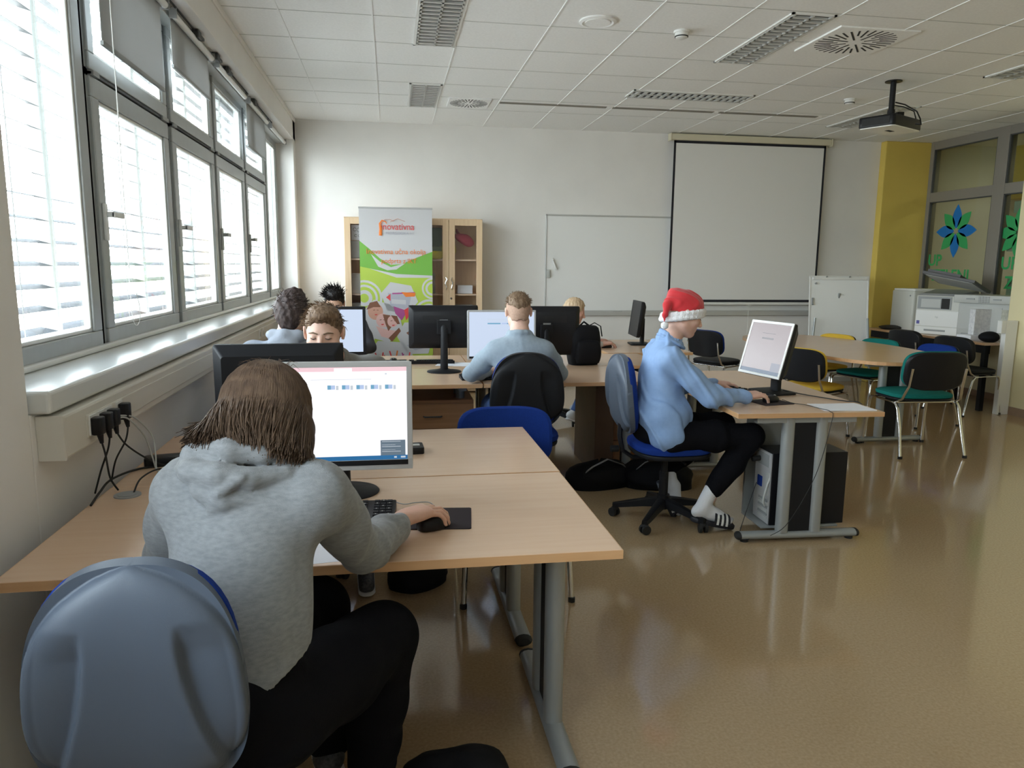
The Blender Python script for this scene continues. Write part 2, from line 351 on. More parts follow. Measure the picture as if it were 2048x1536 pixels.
# roller blinds indoors
def roller(y0, y1, drop, label, chain=None):
    t = thing('roller_blind', label, 'roller blind', (-1.135, (y0+y1)/2, 2.83), 0, 'roller blinds under the window head'); h = (y1-y0)/2
    obj('roller', MB().tube([(0,-h,0),(0,h,0)], 0.018, 14), 'white', t, smooth=True)
    for s in (-1, 1): obj('bracket', MB().box(-0.02, 0.02, s*(h+0.008)-0.004, s*(h+0.008)+0.004, -0.02, 0.035), 'greyp', t)
    if drop > 0.05:
        obj('fabric', MB().box(-0.024, -0.022, -h+0.015, h-0.015, -drop, 0), 'shade', t)
        obj('bottom_bar', MB().box(-0.029, -0.017, -h+0.015, h-0.015, -drop-0.018, -drop), 'greyp', t)
    if chain:
        pts = [(0.02, -h+0.01, 0)] + [(0.02, -h+0.01, -chain+0.06)] + [(0.02, -h+0.01+0.055*(1-math.cos(a)), -chain+0.06-0.06*math.sin(a)) for a in np.linspace(0.3, PI-0.3, 8)] + [(0.02, -h+0.115, -chain+0.09), (0.02, -h+0.018, -chain+0.25), (0.02,-h+0.014,0)]
        obj('pull_chain', MB().tube(pts, 0.0014, 5), 'white', t)
roller(3.46, 4.36, 0.42, 'grey roller blind pulled down over the nearest hopper window', 1.60)
roller(4.52, 5.40, 0.25, 'grey roller blind half lowered over the second hopper window')
roller(5.55, 6.55, 0.0, 'white roller blind rolled right up above the third hopper window')
roller(6.70, 7.65, 0.34, 'grey roller blind lowered over the hopper window fourth from the camera')
roller(7.85, 8.85, 0.0, 'white roller blind rolled up above the last narrow window')
# black linkage along the window head
lk = thing('window_opener_linkage', 'black rod linkage with brackets above the hopper windows', 'window opener', (-1.12, 3.4, 2.865))
b = MB()
for a, c in ((0.2,1.55),(2.35,3.2),(3.5,4.45)): b.tube([(0,a,0),(0,c,0)], 0.006, 6)
obj('rod', b, 'rubber', lk)
for y in (1.55, 2.05, 2.4, 3.45): obj('bracket', MB().box(-0.02,0.02,y-0.03,y+0.05,-0.035,0.012).box(-0.012,0.02,y+0.05,y+0.12,-0.02,0.0), 'gap', lk, bevel=0.005)

# trunking with sockets under the sill
tr = thing('cable_trunking', 'beige plastic cable trunking running under the window sill', 'cable trunking', (XL, 2.37, 0.915))
obj('trunk', MB().box(0, 0.075, 0, 6.7, 0.0, 0.135), 'trunk', tr, bevel=0.008)
obj('cover_strip', MB().box(0.074, 0.079, 0.16, 6.7, 0.03, 0.105), 'trunk', tr, bevel=0.002)
obj('end_cap', MB().box(0.0, 0.078, -0.012, 0.0, -0.002, 0.137), 'trunk', tr, bevel=0.003)
for k, y in enumerate((0.20, 0.27, 0.34, 0.44, 3.4, 3.55)):
    s = MB().box(0.078, 0.084, y-0.03, y+0.03, 0.035, 0.1); s.cyl((0,0), 0.019, 0, 0.003, 16, 1, T=Tm((0.0835, y, 0.067), (0, PI/2, 0)))
    obj('socket', s, ['white','lgrey'], tr)

# ceiling fittings
def louvre(label, cx, cy, lx, ly, group='recessed louvre lights'):
    t = thing('ceiling_light', label, 'ceiling light', (cx, cy, ZC), 0, group)
    f = MB(); frame_rect_h(f, lx, ly, 0.018, -0.010, 0.0); obj('frame', f, 'white', t)
    obj('tray', MB().box(-lx/2+0.018, lx/2-0.018, -ly/2+0.018, ly/2-0.018, -0.001, 0.0), 'dark', t)  # dark sheet painting the shade inside the recessed cells
    b = MB(); along_y = ly > lx
    L, W = (ly, lx) if along_y else (lx, ly)
    n = int(L/0.07)
    def bb(a0, a1, c0, c1):
        if along_y: b.box(c0, c1, a0, a1, -0.013, -0.001)
        else: b.box(a0, a1, c0, c1, -0.013, -0.001)
    for k in range(1, n): a = -L/2+L*k/n; bb(a-0.013, a+0.013, -W/2+0.018, W/2-0.018)
    for c in (-W/2+0.02, -0.004, W/2-0.028): bb(-L/2+0.018, L/2-0.018, c, c+0.014)
    obj('louvre', b, 'reflector', t)
def frame_rect_h(f, lx, ly, t, z0, z1):
    f.box(-lx/2, lx/2, -ly/2, -ly/2+t, z0, z1); f.box(-lx/2, lx/2, ly/2-t, ly/2, z0, z1)
    f.box(-lx/2, -lx/2+t, -ly/2, ly/2, z0, z1); f.box(lx/2-t, lx/2, -ly/2, ly/2, z0, z1)
louvre('recessed louvre light at the top edge above the left desks', 0.35, 5.28, 0.31, 1.25)
louvre('small grey ventilation louvre in the ceiling above the left cabinet', 0.35, 7.62, 0.30, 1.0)
louvre('recessed louvre light beside the large round air diffuser', 2.73, 5.32, 0.31, 1.2)
louvre('recessed louvre light lying crosswise in front of the projection screen', 2.86, 7.10, 1.2, 0.31)
louvre('recessed louvre light behind the projector', 5.16, 7.66, 0.31, 1.2)
louvre('recessed louvre light at the right edge nearest the yellow pillar', 5.16, 5.32, 0.31, 1.2)
def swirl(label, cx, cy, s):
    t = thing('air_diffuser', label, 'air vent', (cx, cy, ZC), 0, 'swirl air diffusers')
    obj('plate', MB().box(-s/2, s/2, -s/2, s/2, -0.012, 0.0), 'ceil', t, bevel=0.002)
    b = MB()
    for k in range(32):
        a = 2*PI*k/32; r0 = s*(0.10 if k % 4 == 0 else 0.20 if k % 2 == 0 else 0.27); r1 = s*0.455
        b.box(r0, r1, -0.0065*s/0.6, 0.0065*s/0.6, -0.0135, -0.0115, 0, Matrix.Rotation(a, 4, 'Z') @ Matrix.Rotation(0.12,4,'Z'))
    obj('slots', b, 'dark', t)
swirl('large square air diffuser with a round swirl of black slots', 3.33, 5.20, 0.6)
swirl('small square swirl air diffuser near the back wall', 0.81, 7.82, 0.42)
for k, (x0, x1, lb) in enumerate(((1.12,2.27,'left slot diffuser in the ceiling in front of the whiteboard'),(2.30,3.44,'middle slot diffuser in the ceiling in front of the screen'),(3.47,4.63,'right slot diffuser in the ceiling in front of the screen'))):
    t = thing('slot_diffuser', lb, 'air vent', ((x0+x1)/2, 7.76, ZC), 0, 'slot diffusers in a row'); h = (x1-x0)/2
    obj('slot', MB().box(-h, h-0.04, -0.03, 0.03, -0.006, 0.0), mat('slot_shadow',(0.22,0.2,0.17),0.7), t)
    obj('end_piece', MB().box(h-0.04, h, -0.03, 0.03, -0.009, 0.0), 'tbar', t)
t = thing('ceiling_speaker', 'round white ceiling speaker flush with the tiles', 'speaker', (1.40, 5.13, ZC))
obj('rim', MB().lathe((0,0), [(0.001,-0.001),(0.125,0.0),(0.125,-0.010),(0.105,-0.016),(0.09,-0.008),(0.07,-0.008)], 32), 'tbar', t, smooth=True)
obj('grille', MB().cyl((0,0), 0.085, -0.014, -0.004, 32), 'ceil', t)
for lb, x, y in (('white smoke detector in front of the round ceiling speaker',2.03,5.23),('white smoke detector near the projector pole',4.42,6.91)):
    t = thing('smoke_detector', lb, 'smoke detector', (x, y, ZC), 0, 'smoke detectors')
    obj('base', MB().cyl((0,0), 0.055, -0.014, 0, 24), 'white', t)
    obj('sensor_head', MB().lathe((0,0), [(0.046,-0.014),(0.046,-0.030),(0.040,-0.046),(0.026,-0.052)], 24), 'white', t, smooth=True)
    obj('vent', MB().cyl((0,0), 0.0465, -0.041, -0.034, 24), 'dark', t)
# ================================================================ FURNITURE
HD = 0.74
def t_leg(root, x, y, along, L=0.68, h=0.705, sep=0.19, panel=True):
    """grey steel T leg: foot bar with two columns and a black cable panel; along = 'x' or 'y' is the foot's direction"""
    T_ = Tm((x,y,0), (0,0,0 if along == 'x' else PI/2))
    g = obj('leg', MB().rbox(-sep/2-0.035, -sep/2+0.035, -0.03, 0.03, 0.05, h, 0.028, T=T_).rbox(sep/2-0.035, sep/2+0.035, -0.03, 0.03, 0.05, h, 0.028, T=T_).box(-L*0.42, L*0.42, -0.025, 0.025, h-0.028, h, T=T_), 'steel', root, smooth=50)
    ft = MB(); n = 12
    prof = [(0.034*math.cos(2*PI*j/n), 0.034+0.022*math.sin(2*PI*j/n)) for j in range(n)]
    ft.ring([[tuple(T_ @ V((xx, p[0], p[1]))) for p in prof] for xx in (-L/2, L/2)])
    obj('foot_bar', ft, 'steel', g, smooth=50)
    for s in (-1, 1):
        ec = MB(); ec.ring([[tuple(T_ @ V((s*(L/2+q), p[0]*k, 0.034+(p[1]-0.034)*k))) for p in prof] for q, k in ((-0.002,1.06),(0.012,1.0),(0.02,0.7))])
        ec.cyl((0,0), 0.022, 0, 0.014, 12, T=T_ @ Matrix.Translation((s*(L/2-0.03),0,0)))
        obj('end_cap', ec, 'rubber', g, smooth=40)
    if panel: obj('cable_panel', MB().box(-sep/2+0.03, sep/2-0.03, -0.012, 0.012, 0.055, h-0.01, T=T_), 'blackm', g)
def desk(label, cx, cy, rz, lx=1.58, ly=0.785, group='rectangular beech desks', legs=(-1,1), modesty=None, inset=0.12, along='y'):
    t = thing('desk', label, 'desk', (cx, cy, 0), rz, group)
    obj('tabletop', MB().box(-lx/2, lx/2, -ly/2, ly/2, HD-0.027, HD, 0), ['desk'], t, bevel=0.002)
    e = 0.0015
    eb = MB()
    for a in ((-lx/2-e, lx/2+e, -ly/2-e, -ly/2),(-lx/2-e, lx/2+e, ly/2, ly/2+e),(-lx/2-e, -lx/2, -ly/2, ly/2),(lx/2, lx/2+e, -ly/2, ly/2)): eb.box(*a, HD-0.026, HD-0.001)
    obj('edge_band', eb, 'deskedge', t)
    for s in legs:
        if along == 'y': t_leg(t, s*(lx/2-inset), 0, 'y')
        else: t_leg(t, 0, s*(ly/2-inset), 'x')
    if along == 'y': obj('cross_beam', MB().box(-lx/2+inset, lx/2-inset, -0.03, 0.03, HD-0.085, HD-0.035), 'blackm', t)
    else: obj('cross_beam', MB().box(-0.03, 0.03, -ly/2+inset, ly/2-inset, HD-0.085, HD-0.035), 'blackm', t)
    return t
FD1 = desk('foreground beech desk where the person in the light grey hoodie works', -0.17, 2.262, 0.0)
FD2 = desk('beech desk just behind the foreground desk, carrying the black monitor seen from behind', -0.17, 3.055, 0.006)
# second row
desk('beech desk by the windows in front of the person with dark tousled hair', -0.205, 5.155, 0, 1.58, 0.785)
desk('beech desk where the person in the grey-blue jumper leans', 1.197, 5.155, 0, 1.20, 0.785)
desk('beech desk at the far side by the windows, next to the black-haired person', -0.205, 5.955, 0, 1.58, 0.785)
desk('beech desk at the far side with the black backpack on it', 1.385, 5.955, 0, 1.58, 0.785)
desk('beech desk standing crosswise near the back wall where the blonde person works', 2.32, 6.98, PI/2, 1.18, 0.80)
SD = desk('beech desk standing end-on where the person in the red hat works', 2.27, 4.42, -0.045, 0.83, 1.62, 'rectangular beech desks', (-1,1), None, 0.07, 'x')
# modesty panel + pc holder of that desk
obj('modesty_panel', MB().box(-0.17, 0.25, -0.40, -0.38, 0.04, 0.66), 'steel', SD)
obj('pc_tray', MB().box(-0.19, 0.27, -0.69, -0.42, 0.05, 0.062), 'steel', SD, bevel=0.003)
# barrel-shaped meeting table
t = thing('meeting_table', 'large barrel-shaped beech meeting table ringed by coloured chairs', 'table', (4.42, 6.8, 0))
pl = [(-0.62,-0.72),(-0.52,-1.08),(-0.33,-1.27),(0.05,-1.29),(0.33,-1.24),(0.47,-1.10),(0.56,-0.70),(0.64,0.0),(0.56,0.70),(0.42,1.12),(0.20,1.28),(-0.25,1.28),(-0.50,1.10),(-0.64,0.6),(-0.68,0.0)]
def smooth_poly(p, it=2):
    for _ in range(it):
        q = []
        for i in range(len(p)):
            a, b = p[i], p[(i+1) % len(p)]; q += [(a[0]*.75+b[0]*.25, a[1]*.75+b[1]*.25), (a[0]*.25+b[0]*.75, a[1]*.25+b[1]*.75)]
        p = q
    return p
pl = smooth_poly(pl)
obj('tabletop', MB().prism(pl, HD-0.03, HD, 0, side=1), ['desk','deskedge'], t, bevel=0.002)
t_leg(t, -0.12, -1.03, 'x', 0.62, 0.705, 0.19); t_leg(t, -0.05, 1.0, 'x', 0.62, 0.705, 0.19)
obj('cross_beam', MB().box(-0.13, -0.05, -1.0, 1.0, HD-0.09, HD-0.035), 'blackm', t)
# side tables under the printers
for k, (y0, y1, lb) in enumerate(((8.2,8.98,'side desk in the corner below the white printer'),(7.42,8.19,'side desk below the beige laser printer'),(6.95,7.41,'side desk end below the papers and the folded cloth'))):
    t = thing('side_desk', lb, 'desk', (6.60, (y0+y1)/2, 0), 0, 'side desks along the glass partition'); h = (y1-y0)/2
    obj('tabletop', MB().box(-0.37, 0.37, -h, h, HD-0.027, HD), 'desk', t, bevel=0.002)
    obj('edge_band', MB().box(-0.3715, -0.37, -h, h, HD-0.026, HD-0.001), 'deskedge', t)
    obj('apron', MB().box(-0.30, -0.28, -h+0.02, h-0.02, HD-0.12, HD-0.027), 'blackm', t)
    if k == 0: obj('panel_leg', MB().box(-0.34, 0.34, -h+0.0, -h+0.022, 0, HD-0.027), 'drawer', t)
    if k == 1: obj('panel_leg', MB().box(-0.34, 0.34, h-0.022, h, 0, HD-0.027), 'drawer', t)
    if k == 2:
        for xa in (-0.34,0.29):
            for ya in (-h+0.02,h-0.07): obj('leg', MB().box(xa,xa+0.05,ya,ya+0.05,0,HD-0.027), 'blackm', t)
# narrow white stand beside the pillar
t = thing('white_stand', 'tall narrow white panel standing beside the yellow pillar', 'stand', (6.36, 6.80, 0))
obj('board', MB().box(-0.06, 0.075, -0.03, 0.03, 0, 0.99), 'white', t, bevel=0.004)
obj('shelf_bracket', MB().box(-0.115, -0.06, -0.03, 0.03, 0.86, 0.99), 'white', t, bevel=0.003)

# ---------------- drawer units under the desks
def pedestal(label, cx, cy, w_, d, h, rz=0, n=3, wheels=True, front=True):
    t = thing('drawer_unit', label, 'drawer unit', (cx, cy, 0), rz, 'drawer units under the desks')
    z0 = 0.05 if wheels else 0
    obj('carcass', MB().box(-w_/2, w_/2, -d/2+0.02, d/2, z0, h), 'drawer', t, bevel=0.002)
    for k in range(n):
        a = z0+0.005+(h-z0-0.02)*k/n; c = z0+(h-z0-0.02)*(k+1)/n-0.002
        dr = obj('drawer', MB().box(-w_/2+0.003, w_/2-0.003, -d/2, -d/2+0.019, a, c), 'drawer', t, bevel=0.0015)
        zz = (a+c)/2
        obj('handle', MB().tube([(-0.06,-d/2,zz),(-0.055,-d/2-0.022,zz),(0.055,-d/2-0.022,zz),(0.06,-d/2,zz)], 0.005, 8), 'gap', dr, smooth=True)
    if wheels:
        b = MB()
        for sx in (-1,1):
            for sy in (-1,1): b.tube([(sx*(w_/2-0.05)-0.012, sy*(d/2-0.06), 0.025),(sx*(w_/2-0.05)+0.012, sy*(d/2-0.06), 0.025)], 0.025, 12)
        obj('caster', b, 'rubber', t)
pedestal('wooden drawer unit under the window desks of the second row', 0.27, 5.20, 0.56, 0.50, 0.60)
pedestal('reddish wooden drawer unit behind the person in the red hat', 1.86, 5.42, 0.52, 0.50, 0.62)
t = thing('cabinet', 'low dark wooden side panel cabinet at the corner of the second desk row', 'cabinet', (1.52, 5.15, 0))
obj('carcass', MB().box(-0.07, 0.07, -0.05, 0.55, 0, 0.66), mat('dark_walnut', (0.13,0.075,0.045), 0.5, var=0.1, vscale=8), t, bevel=0.003)
obj('top_rail', MB().box(-0.075, 0.075, -0.055, 0.555, 0.66, 0.69), 'blackm', t)

# ---------------- office swivel chair, built facing +y
def superell(a, b, n, k=40, c=(0,0)):
    r = []
    for j in range(k):
        t_ = 2*PI*j/k; ct, st = math.cos(t_), math.sin(t_)
        r.append((c[0]+a*math.copysign(abs(ct)**(2/n), ct), c[1]+b*math.copysign(abs(st)**(2/n), st)))
    return r
def back_shell(W=0.43, H=0.50):
    """plastic rear shell of the backrest: a domed shield with a raised centre panel between two curved ridges; faces -y, z from 0 to H"""
    b = MB(); nu, nv = 97, 97; rings = []
    pts = {}
    def outline(v):                        # half width at height fraction v
        z = v*2-1
        w0 = (1-abs(z)**3.2)**(1/2.6) if abs(z) < 1 else 0
        return W/2*w0*(0.90+0.13*math.exp(-((v-0.38)/0.42)**2))
    vs = []; fs = []
    for j in range(nv):
        v = 0.5-0.5*math.cos(PI*(0.012+0.976*j/(nv-1)))
        hw = outline(v)
        for i in range(nu):
            u = math.sin(PI/2*(2*i/(nu-1)-1)); x = u*hw
            r2 = min(1, (abs(u)**2.6 + abs(2*v-1)**3.2))
            dep = -0.050*(1-r2)**0.5
            dep += 0.030*(1-(x/(W/2))**2)        # the whole shell wraps forward at the sides
            ridge = 0.045+0.16*max(0, 0.80-v)**1.9 + (0.03 if v < 0.8 else 0)
            q = abs(x)-ridge
            step = 1/(1+math.exp(-max(-0.2,min(0.2,q))/0.0016)); fade = max(0, min(1, (0.80-v)/0.12))*max(0,min(1,(hw-abs(x))/0.02))
            dep += 0.020*step*fade*(1-0.75*max(0,min(1,(abs(x)-ridge)/0.09)))
            if v < 0.13 and abs(x) < 0.045: dep += 0.018*min(1,(0.13-v)/0.012)
            vs.append((x, dep-0.03, v*H))
    for j in range(nv-1):
        for i in range(nu-1):
            a = j*nu+i; fs.append((a, a+1, a+nu+1, a+nu))
    # close with a front skin
    k = nu*nv; border = [i for i in range(nu)] + [j*nu+nu-1 for j in range(1,nv)] + [(nv-1)*nu+i for i in range(nu-2,-1,-1)] + [j*nu for j in range(nv-2,0,-1)]
    fr = [(vs[i][0]*0.985, vs[i][1]+0.030, vs[i][2]) for i in border]
    vs += fr; n = len(border)
    for i in range(n): fs.append((border[i], border[(i+1)%n], k+(i+1)%n, k+i))
    fs.append(tuple(k+i for i in range(n)))
    b.add(vs, fs); return b
def cushion(a, bb, th, n=3.2, dome=0.02, k=44):
    """rounded pad lying flat, z 0..th"""
    b = MB(); rings = []
    for s, z in ((0.90,0.0),(0.985,th*0.18),(1.0,th*0.5),(0.985,th*0.8),(0.93,th*0.95),(0.8,th+dome*0.35),(0.5,th+dome*0.8),(0.2,th+dome)):
        rings.append([(x*s, y*s, z) for x, y in superell(a, bb, n, k)])
    return b.ring(rings)
def office_chair(label, loc, rz, back_tilt=0.10, seat_h=0.47, back_rz=0.0, W=0.43, H=0.50, group='blue office chairs with dark plastic back shells', shell='darkgrey'):
    t = thing('office_chair', label, 'office chair', loc, rz, group)
    st = MB()
    for k in range(5):
        a = math.radians(90+72*k+14); c_, s_ = math.cos(a), math.sin(a)
        T_ = Matrix.Rotation(a, 4, 'Z')
        st.ring([[tuple(T_ @ V((x, yy*w_, z+zz*h_))) for yy, zz in ((-1,-1),(-0.8,0.6),(0,1),(0.8,0.6),(1,-1))] for x, w_, z, h_ in ((0.02,0.032,0.12,0.03),(0.12,0.026,0.105,0.024),(0.24,0.021,0.082,0.018),(0.30,0.019,0.072,0.014))])
    st.cyl((0,0), 0.038, 0.075, 0.16, 20)
    obj('star_base', st, 'black', t, smooth=50)
    for k in range(5):
        a = math.radians(90+72*k+14); c = MB(); x, y = 0.29*math.cos(a), 0.29*math.sin(a)
        ca = a+0.9; dx, dy = math.cos(ca), math.sin(ca)
        for s in (-1, 1): c.tube([(x+dx*s*0.008, y+dy*s*0.008, 0.027),(x+dx*s*0.024, y+dy*s*0.024, 0.027)], 0.027, 14)
        c.cyl((x,y), 0.008, 0.03, 0.08, 8); c.ball((x,y,0.045), (0.022,0.022,0.016), 10)
        obj('caster', c, 'rubber', t, smooth=40)
    obj('gas_lift', MB().cyl((0,0), 0.027, 0.10, 0.30, 20).cyl((0,0), 0.020, 0.30, seat_h-0.07, 16), 'black', t, smooth=40)
    obj('mechanism', MB().box(-0.08,0.08,-0.13,0.10,seat_h-0.085,seat_h-0.05).tube([(0.08,0.05,seat_h-0.065),(0.20,0.05,seat_h-0.075)],0.006,8), 'black', t, bevel=0.004)
    obj('seat_shell', cushion(0.235, 0.225, 0.035, 3.0, 0.0), 'blackm', t, smooth=True, loc=(0,0.02,seat_h-0.052))
    obj('seat', cushion(0.24, 0.23, 0.05, 3.0, 0.012), 'blue', t, smooth=True, loc=(0,0.02,seat_h-0.025))
    bm_ = MB().tube([(0,-0.05,seat_h-0.07),(0,-0.20,seat_h-0.075),(0,-0.265,seat_h-0.03),(0,-0.285,seat_h+0.06),(0,-0.275,seat_h+0.24)], 0.026, 12, flat=0.5)
    obj('back_stem', bm_, 'blackm', t, smooth=40)
    obj('knob', MB().tube([(0,-0.29,seat_h-0.02),(0,-0.335,seat_h-0.02)], 0.02, 12), 'black', t)
    z0 = seat_h+0.08
    T_ = dict(loc=(0,-0.25,z0), rot=(back_tilt,0,back_rz))
    obj('backrest_shell', back_shell(W, H), shell, t, smooth=80, **T_)
    cu = MB(); rr = []
    for s, z in ((0.93,0.0),(1.0,0.012),(1.0,0.025),(0.95,0.040),(0.8,0.050),(0.4,0.054)):
        rr.append([(x*s, z-0.022+0.030*(1-(x*s/(W/2))**2), H/2+y*s) for x, y in superell(W/2-0.006, H/2-0.006, 2.9, 44)])
    cu.ring(rr); obj('back_cushion', cu, 'blue', t, smooth=True, **T_)
    return t
# ---------------- stacking visitor chair, built facing +y
def visitor_chair(label, loc, rz, fabric, seat_fabric=None):
    t = thing('visitor_chair', label, 'chair', loc, rz, 'upholstered visitor chairs with chrome legs')
    sh = 0.43
    for s in (-1, 1):
        x = s*0.235
        lf = obj('leg', MB().tube([(x*1.05,0.235,0.0),(x*1.0,0.215,0.22),(x,0.20,sh-0.06),(x,0.185,sh-0.028),(x,0.15,sh-0.02)], 0.0125, 10, flat=0.7), 'chrome', t, smooth=60)
        lr = obj('leg', MB().tube([(x*1.05,-0.275,0.0),(x*1.0,-0.22,0.22),(x,-0.175,sh-0.06),(x,-0.15,sh-0.028),(x,-0.11,sh-0.02)], 0.0125, 10, flat=0.7), 'chrome', t, smooth=60)
        obj('ferrule', MB().cyl((x*1.05,0.236), 0.016, 0, 0.02, 10), 'rubber', lf); obj('ferrule', MB().cyl((x*1.05,-0.276), 0.016, 0, 0.02, 10), 'rubber', lr)
    fr = MB()
    for s in (-1, 1):
        x = s*0.235
        fr.tube([(x,0.17,sh-0.02),(x,-0.13,sh-0.02),(x*0.95,-0.20,sh+0.02),(x*0.86,-0.235,sh+0.12),(x*0.86,-0.262,sh+0.26)], 0.011, 8, flat=0.7)
    fr.tube([(-0.235,0.14,sh-0.02),(0.235,0.14,sh-0.02)], 0.009, 8); fr.tube([(-0.235,-0.12,sh-0.02),(0.235,-0.12,sh-0.02)], 0.009, 8)
    obj('frame', fr, 'chrome', t, smooth=60)
    obj('seat_shell', cushion(0.232, 0.208, 0.022, 3.6, 0.0), 'blackm', t, smooth=True, loc=(0,0.02,sh-0.008))
    obj('seat', cushion(0.235, 0.21, 0.038, 3.6, 0.012), seat_fabric or fabric, t, smooth=True, loc=(0,0.02,sh+0.010))
    T_ = dict(loc=(0,-0.215,sh+0.09), rot=(0.16,0,0)); W, H = 0.47, 0.30
    def pad(y0, y1, inset, curve=0.045):
        b = MB(); rr = []
        for s, f in ((1-inset,0.0),(1.0,0.3),(1.0,0.7),(1-inset,1.0)):
            rr.append([(x*s, y0+(y1-y0)*f+curve*(x*s/(W/2))**2, H/2+y*s) for x, y in superell(W/2, H/2, 3.6, 44)])
        # subdivide the end caps so that the curve holds
        b.ring(rr, cap=False)
        for idx, ring in ((0, rr[0]), (1, rr[-1])):
            prev = ring
            inner = []
            for q in (0.75, 0.5, 0.25, 0.04):
                yo = y0 if idx == 0 else y1; sx = (1-inset)*q
                inner.append([(x*sx, yo+curve*(x*sx/(W/2))**2+(0.008*(1-q) if idx else -0.002*(1-q)), H/2+y*sx) for x, y in superell(W/2, H/2, 3.6, 44)])
            b.ring([ring]+inner, cap=False)
            b.add(inner[-1], [tuple(range(44))])
        return b
    obj('back_shell', pad(-0.028, -0.006, 0.06), 'black', t, smooth=60, **T_)
    obj('back_cushion', pad(-0.008, 0.028, 0.07), fabric, t, smooth=60, **T_)
    return t

R_ = math.radians
office_chair('blue office chair with a dark grey back shell, nearest the camera', (-0.455, 1.575, 0), R_(2), 0.10, 0.455, 0.0, 0.355, 0.47)
office_chair('blue office chair under the person in the red hat', (1.60, 4.10, 0), R_(-90), 0.12, 0.47, 0, 0.42, 0.46)
office_chair('blue office chair with a shade-darkened shell behind the person in the grey-blue jumper', (0.79, 4.50, 0), R_(-2), 0.10, 0.46, 0, 0.43, 0.47, shell='blackm')  # same shell as the other chairs, coloured darker for the shade on it
office_chair('office chair at the far side of the desk behind the black monitor, by the windows', (-0.30, 3.78, 0), R_(176), 0.10, 0.46)
office_chair('office chair by the windows under the person with dark tousled hair', (-0.56, 4.30, 0), R_(5), 0.08, 0.44, 0, 0.40, 0.42)
office_chair('office chair of the blonde person near the back wall', (1.55, 6.95, 0), R_(-90), 0.08, 0.44, 0, 0.40, 0.42)
visitor_chair('blue chair drawn up behind the two foreground desks, back towards the next row', (0.545, 3.33, 0), R_(180), 'blue')
visitor_chair('green chair with a black back at the near end of the meeting table', (4.32, 5.50, 0), R_(-4), 'green').scale = (1.12, 1.08, 1.06)
visitor_chair('yellow chair with a black back at the left side of the meeting table', (3.76, 6.12, 0), R_(-62), 'yfab')
visitor_chair('dark green chair beside the yellow one on the window side of the meeting table', (3.86, 6.95, 0), R_(-100), 'blackm', 'green')
visitor_chair('blue chair at the far left end of the meeting table by the back wall', (3.66, 7.95, 0), R_(-60), 'blue', 'blackm')
visitor_chair('yellow chair at the far side of the meeting table in front of the flip chart', (4.77, 7.57, 0), R_(112), 'yfab').scale = (1,1,0.95)
visitor_chair('green chair at the far side of the meeting table in front of the flip chart', (4.90, 7.02, 0), R_(108), 'green').scale = (1,1,0.95)
visitor_chair('blue chair at the near right corner of the meeting table', (5.13, 6.50, 0), R_(98), 'blue').scale = (1,1,0.95)
visitor_chair('black-backed chair facing the beige laser printer', (6.10, 7.78, 0), R_(-82), 'blackm', 'blackm')
visitor_chair('black-backed chair facing the side desk end nearest the pillar', (6.06, 6.98, 0), R_(-80), 'blackm', 'blackm')
# ================================================================ MONITORS, KEYBOARDS ...
def emis(name, col, s=1.0):
    return mat(name, tuple(c*0.05 for c in col), 0.25, emit=col, estr=s)
E_ = dict(
    page=emis('page_white', (0.98,0.97,1.0), 1.05), bluepage=emis('page_bluish', (0.62,0.72,0.90), 0.95), greypage=emis('page_glare', (0.36,0.30,0.31), 0.95),
    pink=emis('titlebar_pink', (0.95,0.66,0.72), 0.95), task=emis('taskbar_blue', (0.03,0.18,0.42), 0.8), note=emis('notice_grey', (0.16,0.22,0.28), 0.8),
    txt=emis('text_grey', (0.62,0.68,0.74), 0.9), thumb=emis('thumb_blue', (0.18,0.42,0.62), 0.9), thumb2=emis('thumb_light', (0.48,0.60,0.85), 0.95), gtask=emis('taskbar_dull', (0.06,0.09,0.17), 0.8), gtxt=emis('text_dull', (0.24,0.22,0.24), 0.8), gnote=emis('notice_dull', (0.25,0.24,0.30), 0.8))
